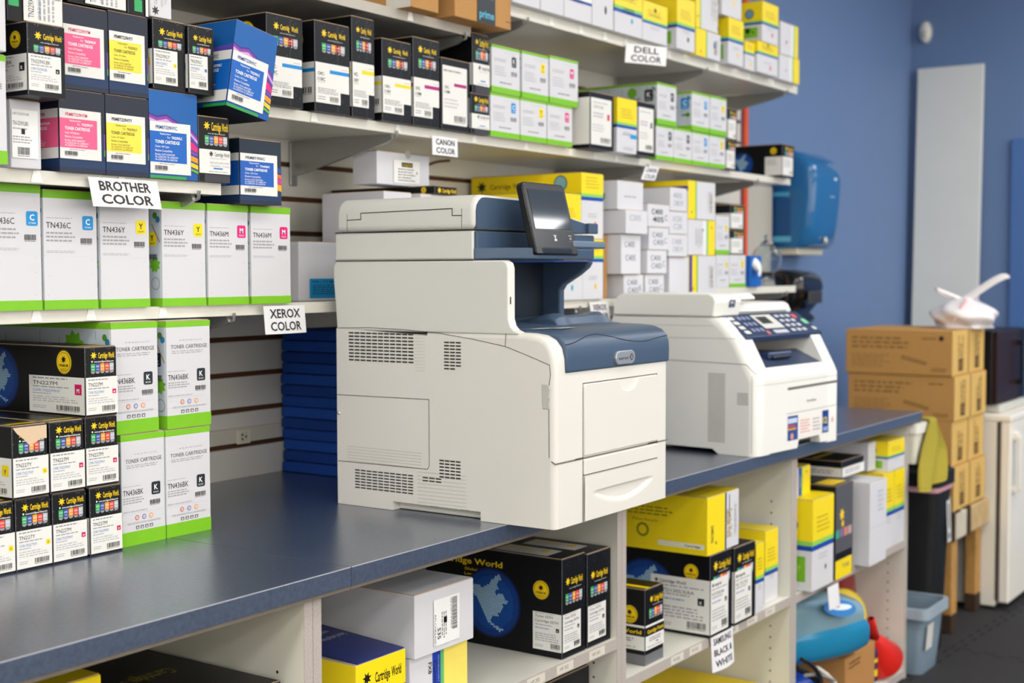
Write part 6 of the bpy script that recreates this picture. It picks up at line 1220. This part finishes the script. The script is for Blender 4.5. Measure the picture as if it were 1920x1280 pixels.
tag_o=MB(); tag_o.box(0,0,0,.12,.2,.09,mat('#d9d3c4',rough=.6,noise=.05),ch=.002); tag(tag_o.build('paper_pack',loc=(4.585,.05,.005)),'pale paper pack lying inside the clear tote','paper')
b=MB(); wm=mat('#dcdacb',rough=.45,noise=.03); b.loft([ring(.0,.0,.125,.22,.0,.012),ring(-.006,-.006,.131,.226,.105,.012)],wm,smooth=False); b.loft([ring(-.012,-.012,.137,.232,.105,.012),ring(-.012,-.012,.137,.232,.138,.012)],mat('#e6e5dc',rough=.45),smooth=False)
tag(b.build('plastic_box',loc=(4.528,.0,.735)),'white plastic box fixed at the counter end behind the yellow towel','box')
# towel
def towel():
    b=MB(); ty=mat('#9f9234',rough=.95,noise=.2,scale=200,bump=.5,name='yellow_terry'); nx,nz=18,28; vs=[];fs=[]
    for j in range(nz+1):
        f=j/nz; z=.893-.235*f
        xl=4.632-.16*min(1,f*1.02)**.8; xr=4.662+.105*math.sin(min(1,f*1.35)*1.57)-.07*max(0,f-.55)/.45
        for i in range(nx+1):
            u=i/nx; x=xl+(xr-xl)*u
            y=-.020+.016*math.sin(u*8+f*3)*(.25+f)-.010*f+(.010 if f<.05 else 0)
            if j==0: y,z=.036,.8805
            elif j==1: y,z=-.012,.8815
            vs.append((x,y-.004,z+.018*u*(1-u)*f*-2+.014*f*(u-.3)))
    for j in range(nz):
        for i in range(nx): a=j*(nx+1)+i; fs.append((a,a+1,a+nx+2,a+nx+1))
    b.add(vs,fs,ty,True); o=b.build('towel',solid=.005); tag(o,'yellow towel hanging by the counter end above the black trash can','towel')
    h=MB(); e=[vs[j*(nx+1)+nx] for j in range(nz+1)]+[vs[nz*(nx+1)+i] for i in range(nx,-1,-1)]
    h.tube(e,.004,mat('#b3a336',rough=.9,noise=.1),6); h.build('hem',o)
towel()
# ------------------------------------------------------------------ foot of the end cubby
def blob(name,parent,A,B_,rx,rz,m,n=14,k=9,p=2.6,ends=.55,up=(0,0,1)):
    A=Vector(A);B_=Vector(B_); ax=(B_-A).normalized(); s=ax.cross(Vector(up)).normalized(); w=s.cross(ax)
    rr=[]
    for i in range(k):
        f=i/(k-1); q=ends+(1-ends)*(1-abs(2*f-1)**p)
        c=A+(B_-A)*f; ring_=[]
        for j in range(n*2):
            a=math.pi*j/n; ca,sa=math.cos(a),math.sin(a); e=.62
            ring_.append(c+s*(rx*q*math.copysign(abs(ca)**e,ca))+w*(rz*q*math.copysign(abs(sa)**e,sa)))
        rr.append(ring_)
    b=MB(); b.loft(rr,m); return b.build(name,parent)
b=MB(); kb=mat('#b5834c',rough=.75,noise=.06,scale=70); b.box(0,0,0,.262,.26,.165,kb,ch=.002); F=Face((0,0,0),(1,0,0),(0,0,1),.262,.165); b.greek(F,.12,.74,.55,.9,2,'#5a3d20',1); tag(b.build('cardboard_carton',loc=(3.955,.024,.0305)),'plain brown carton at the foot of end cubby under blue jug','box')
t=thing('fluid_jug','translucent jug of blue fluid lying on brown carton in end cubby','jug',(3.84,.10,.197))
blob('jug_body',t,(-.24,.10,.165),(.215,-.035,.098),.10,.098,mat('#8fb5c4',rough=.22,noise=0,trans=.35,ior=1.25,name='jug_plastic'),ends=.72)
blob('blue_fluid',t,(-.16,.062,.085),(.221,-.045,.066),.0985,.064,mat('#1f7fa8',rough=.15,noise=.05,scale=8,name='blue_fluid'),ends=.80)
b=MB(); F=Face((-.06,-.085,.165),(.9,-.28,-.10),(-.1,.45,.85),.16,.06); b.disc(F,.5,.5,.075,'#2a74b8',0,24,ry=.028); b.disc(F,.55,.55,.05,'#d5e2ec',1,20,ry=.010); b.disc(F,.4,.62,.02,'#c9452f',2,12,ry=.006); b.build('sticker',t)
t=thing('fuel_can','dark red plastic can standing behind the blue jug','can',(4.345,.21,.0305))
blob('can_body',t,(.0,.02,.0),(.0,.02,.350),.07,.13,mat('#8c1a1c',rough=.25,noise=.06,name='red_plastic'),ends=.86,up=(1,0,0))
b=MB(); b.tube([(0,-.02,.33),(0,-.06,.385),(0,.02,.405),(0,.07,.34)],.014,mat('#8c1a1c',rough=.25),10); b.build('handle',t)
b=MB(); M=Vector((-.62,-.75,.28)).to_track_quat('Z','Y').to_matrix().to_4x4(); b.lathe([(0,.0),(.075,.002),(.082,.010),(.075,.012),(.05,.008),(0,.008)],mat('#e6c71c',rough=.35,noise=.03),M=M,n=36); tag(b.build('plastic_disc',loc=(4.165,.115,.280)),'yellow plastic disc leaning between blue jug and red can','disc')
t=thing('funnel','red plastic funnel propped upside down right of the brown carton','funnel',(4.388,.075,.085))
fm=mat('#d8281f',rough=.3,noise=.04,name='bright_red_plastic'); M=Matrix.Rotation(rad(-38),4,'Y')@Matrix.Rotation(rad(6),4,'X')
b=MB(); b.lathe([(.082,0),(.084,.008),(.022,.115),(.018,.12)],fm,M=M,n=32); b.build('cone',t,solid=.002)
b=MB(); b.lathe([(.019,.117),(.011,.215),(.009,.216)],fm,M=M,n=20); b.build('spout',t,solid=.002)
t=thing('spray_can','blue and yellow spray can behind the red funnel mouth','can',(4.2475,.055,.0305))
b=MB(); b.lathe([(0,0),(.027,0),(.0275,.003),(.0275,.120),(.020,.134),(0,.134)],mat('#20264f',rough=.3,noise=.04),n=24); b.build('can_body',t)
b=MB(); b.lathe([(.0279,.040),(.0279,.062)],star_y,n=24); b.lathe([(.0279,.085),(.0279,.098)],star_y,n=24); b.lathe([(.0279,.012),(.0279,.022)],mat('#c9c9d2'),n=24); b.build('label_band',t)
b=MB(); b.lathe([(.012,.134),(.012,.152),(0,.154)],mat('#c4332a',rough=.4),n=16); b.build('nozzle',t)
t=thing('cable_bundle','blue cover tangled in black and white cables at end cubby foot','cable',(3.675,.045,.0305)); t.scale=(1,1,.78)
blob('blue_cover',t,(-.09,.06,.115),(.10,-.0,.115),.07,.112,mat('#1440a8',rough=.35,noise=.1,name='blue_vinyl'),ends=.6)
for i,(m,r,pts) in enumerate((('#15161a',.011,[(-.11,-.02,.30),(-.05,-.05,.26),(.04,-.075,.14),(.12,-.09,.09)]),('#d9d4cb',.008,[(-.11,-.03,.24),(-.04,-.07,.18),(.05,-.09,.06),(.10,-.09,.02)]),('#d9d4cb',.009,[(.0,-.04,.27),(.09,-.06,.20),(.135,-.07,.10),(.12,-.07,.03)]),('#8e8a84',.007,[(-.11,-.05,.28),(.0,-.05,.25),(.08,-.06,.20)]),('#c9c7c2',.010,[(-.10,-.06,.14),(-.05,-.085,.10),(.0,-.08,.03)]),('#1b1c20',.008,[(-.12,-.04,.34),(-.06,-.06,.30),(-.03,-.075,.22),(-.09,-.08,.16)]))):
    P=[Vector(p) for p in pts]; b=MB(); b.tube(P,r,mat(m,rough=.4),8); b.build('cable',t,subsurf=1)
# ------------------------------------------------------------------ lights of the room
def troffer(x,y,e=60,sx=1.2,sy=.6):
    l=bpy.data.lights.new('ceiling_panel','AREA'); l.shape='RECTANGLE'; l.size=sx; l.size_y=sy; l.energy=e; l.color=(1,.985,.96)
    o=bpy.data.objects.new('ceiling_panel',l); COL.objects.link(o); o.location=(x,y,ZC-.02)
for x,k in ((-2.2,2.9),(-.6,1.2),(1.0,.52),(2.6,.8),(4.2,.95),(6.2,1.6)):
    for y in (-.95,-2.62,-4.2): troffer(x,y,LK*k)
wd_=bpy.data.worlds.new('room_air'); sc.world=wd_; wd_.use_nodes=True
wd_.node_tree.nodes['Background'].inputs[0].default_value=(1,1,1,1); wd_.node_tree.nodes['Background'].inputs[1].default_value=.3
# ------------------------------------------------------------------ camera
cam=bpy.data.cameras.new('camera'); co=bpy.data.objects.new('camera',cam); COL.objects.link(co); sc.camera=co
cam.sensor_width=36; cam.lens=2520.4/1920*36; cam.clip_start=.05
M=Matrix(((0.56759399,0.04338506,-0.8221647),(-0.8233051,0.02699361,-0.56695685),(-0.00240426,0.99869369,0.05104055)))
co.matrix_world=Matrix.Translation((0,-1.4544,1.39))@M.to_4x4()
cam.dof.use_dof=True; cam.dof.focus_distance=2.35; cam.dof.aperture_fstop=4.0
vs_=sc.view_settings; sc.display_settings.display_device='sRGB'; vs_.view_transform='Standard'; vs_.look='None'; vs_.gamma=1; vs_.use_curve_mapping=False; vs_.exposure=EXPO
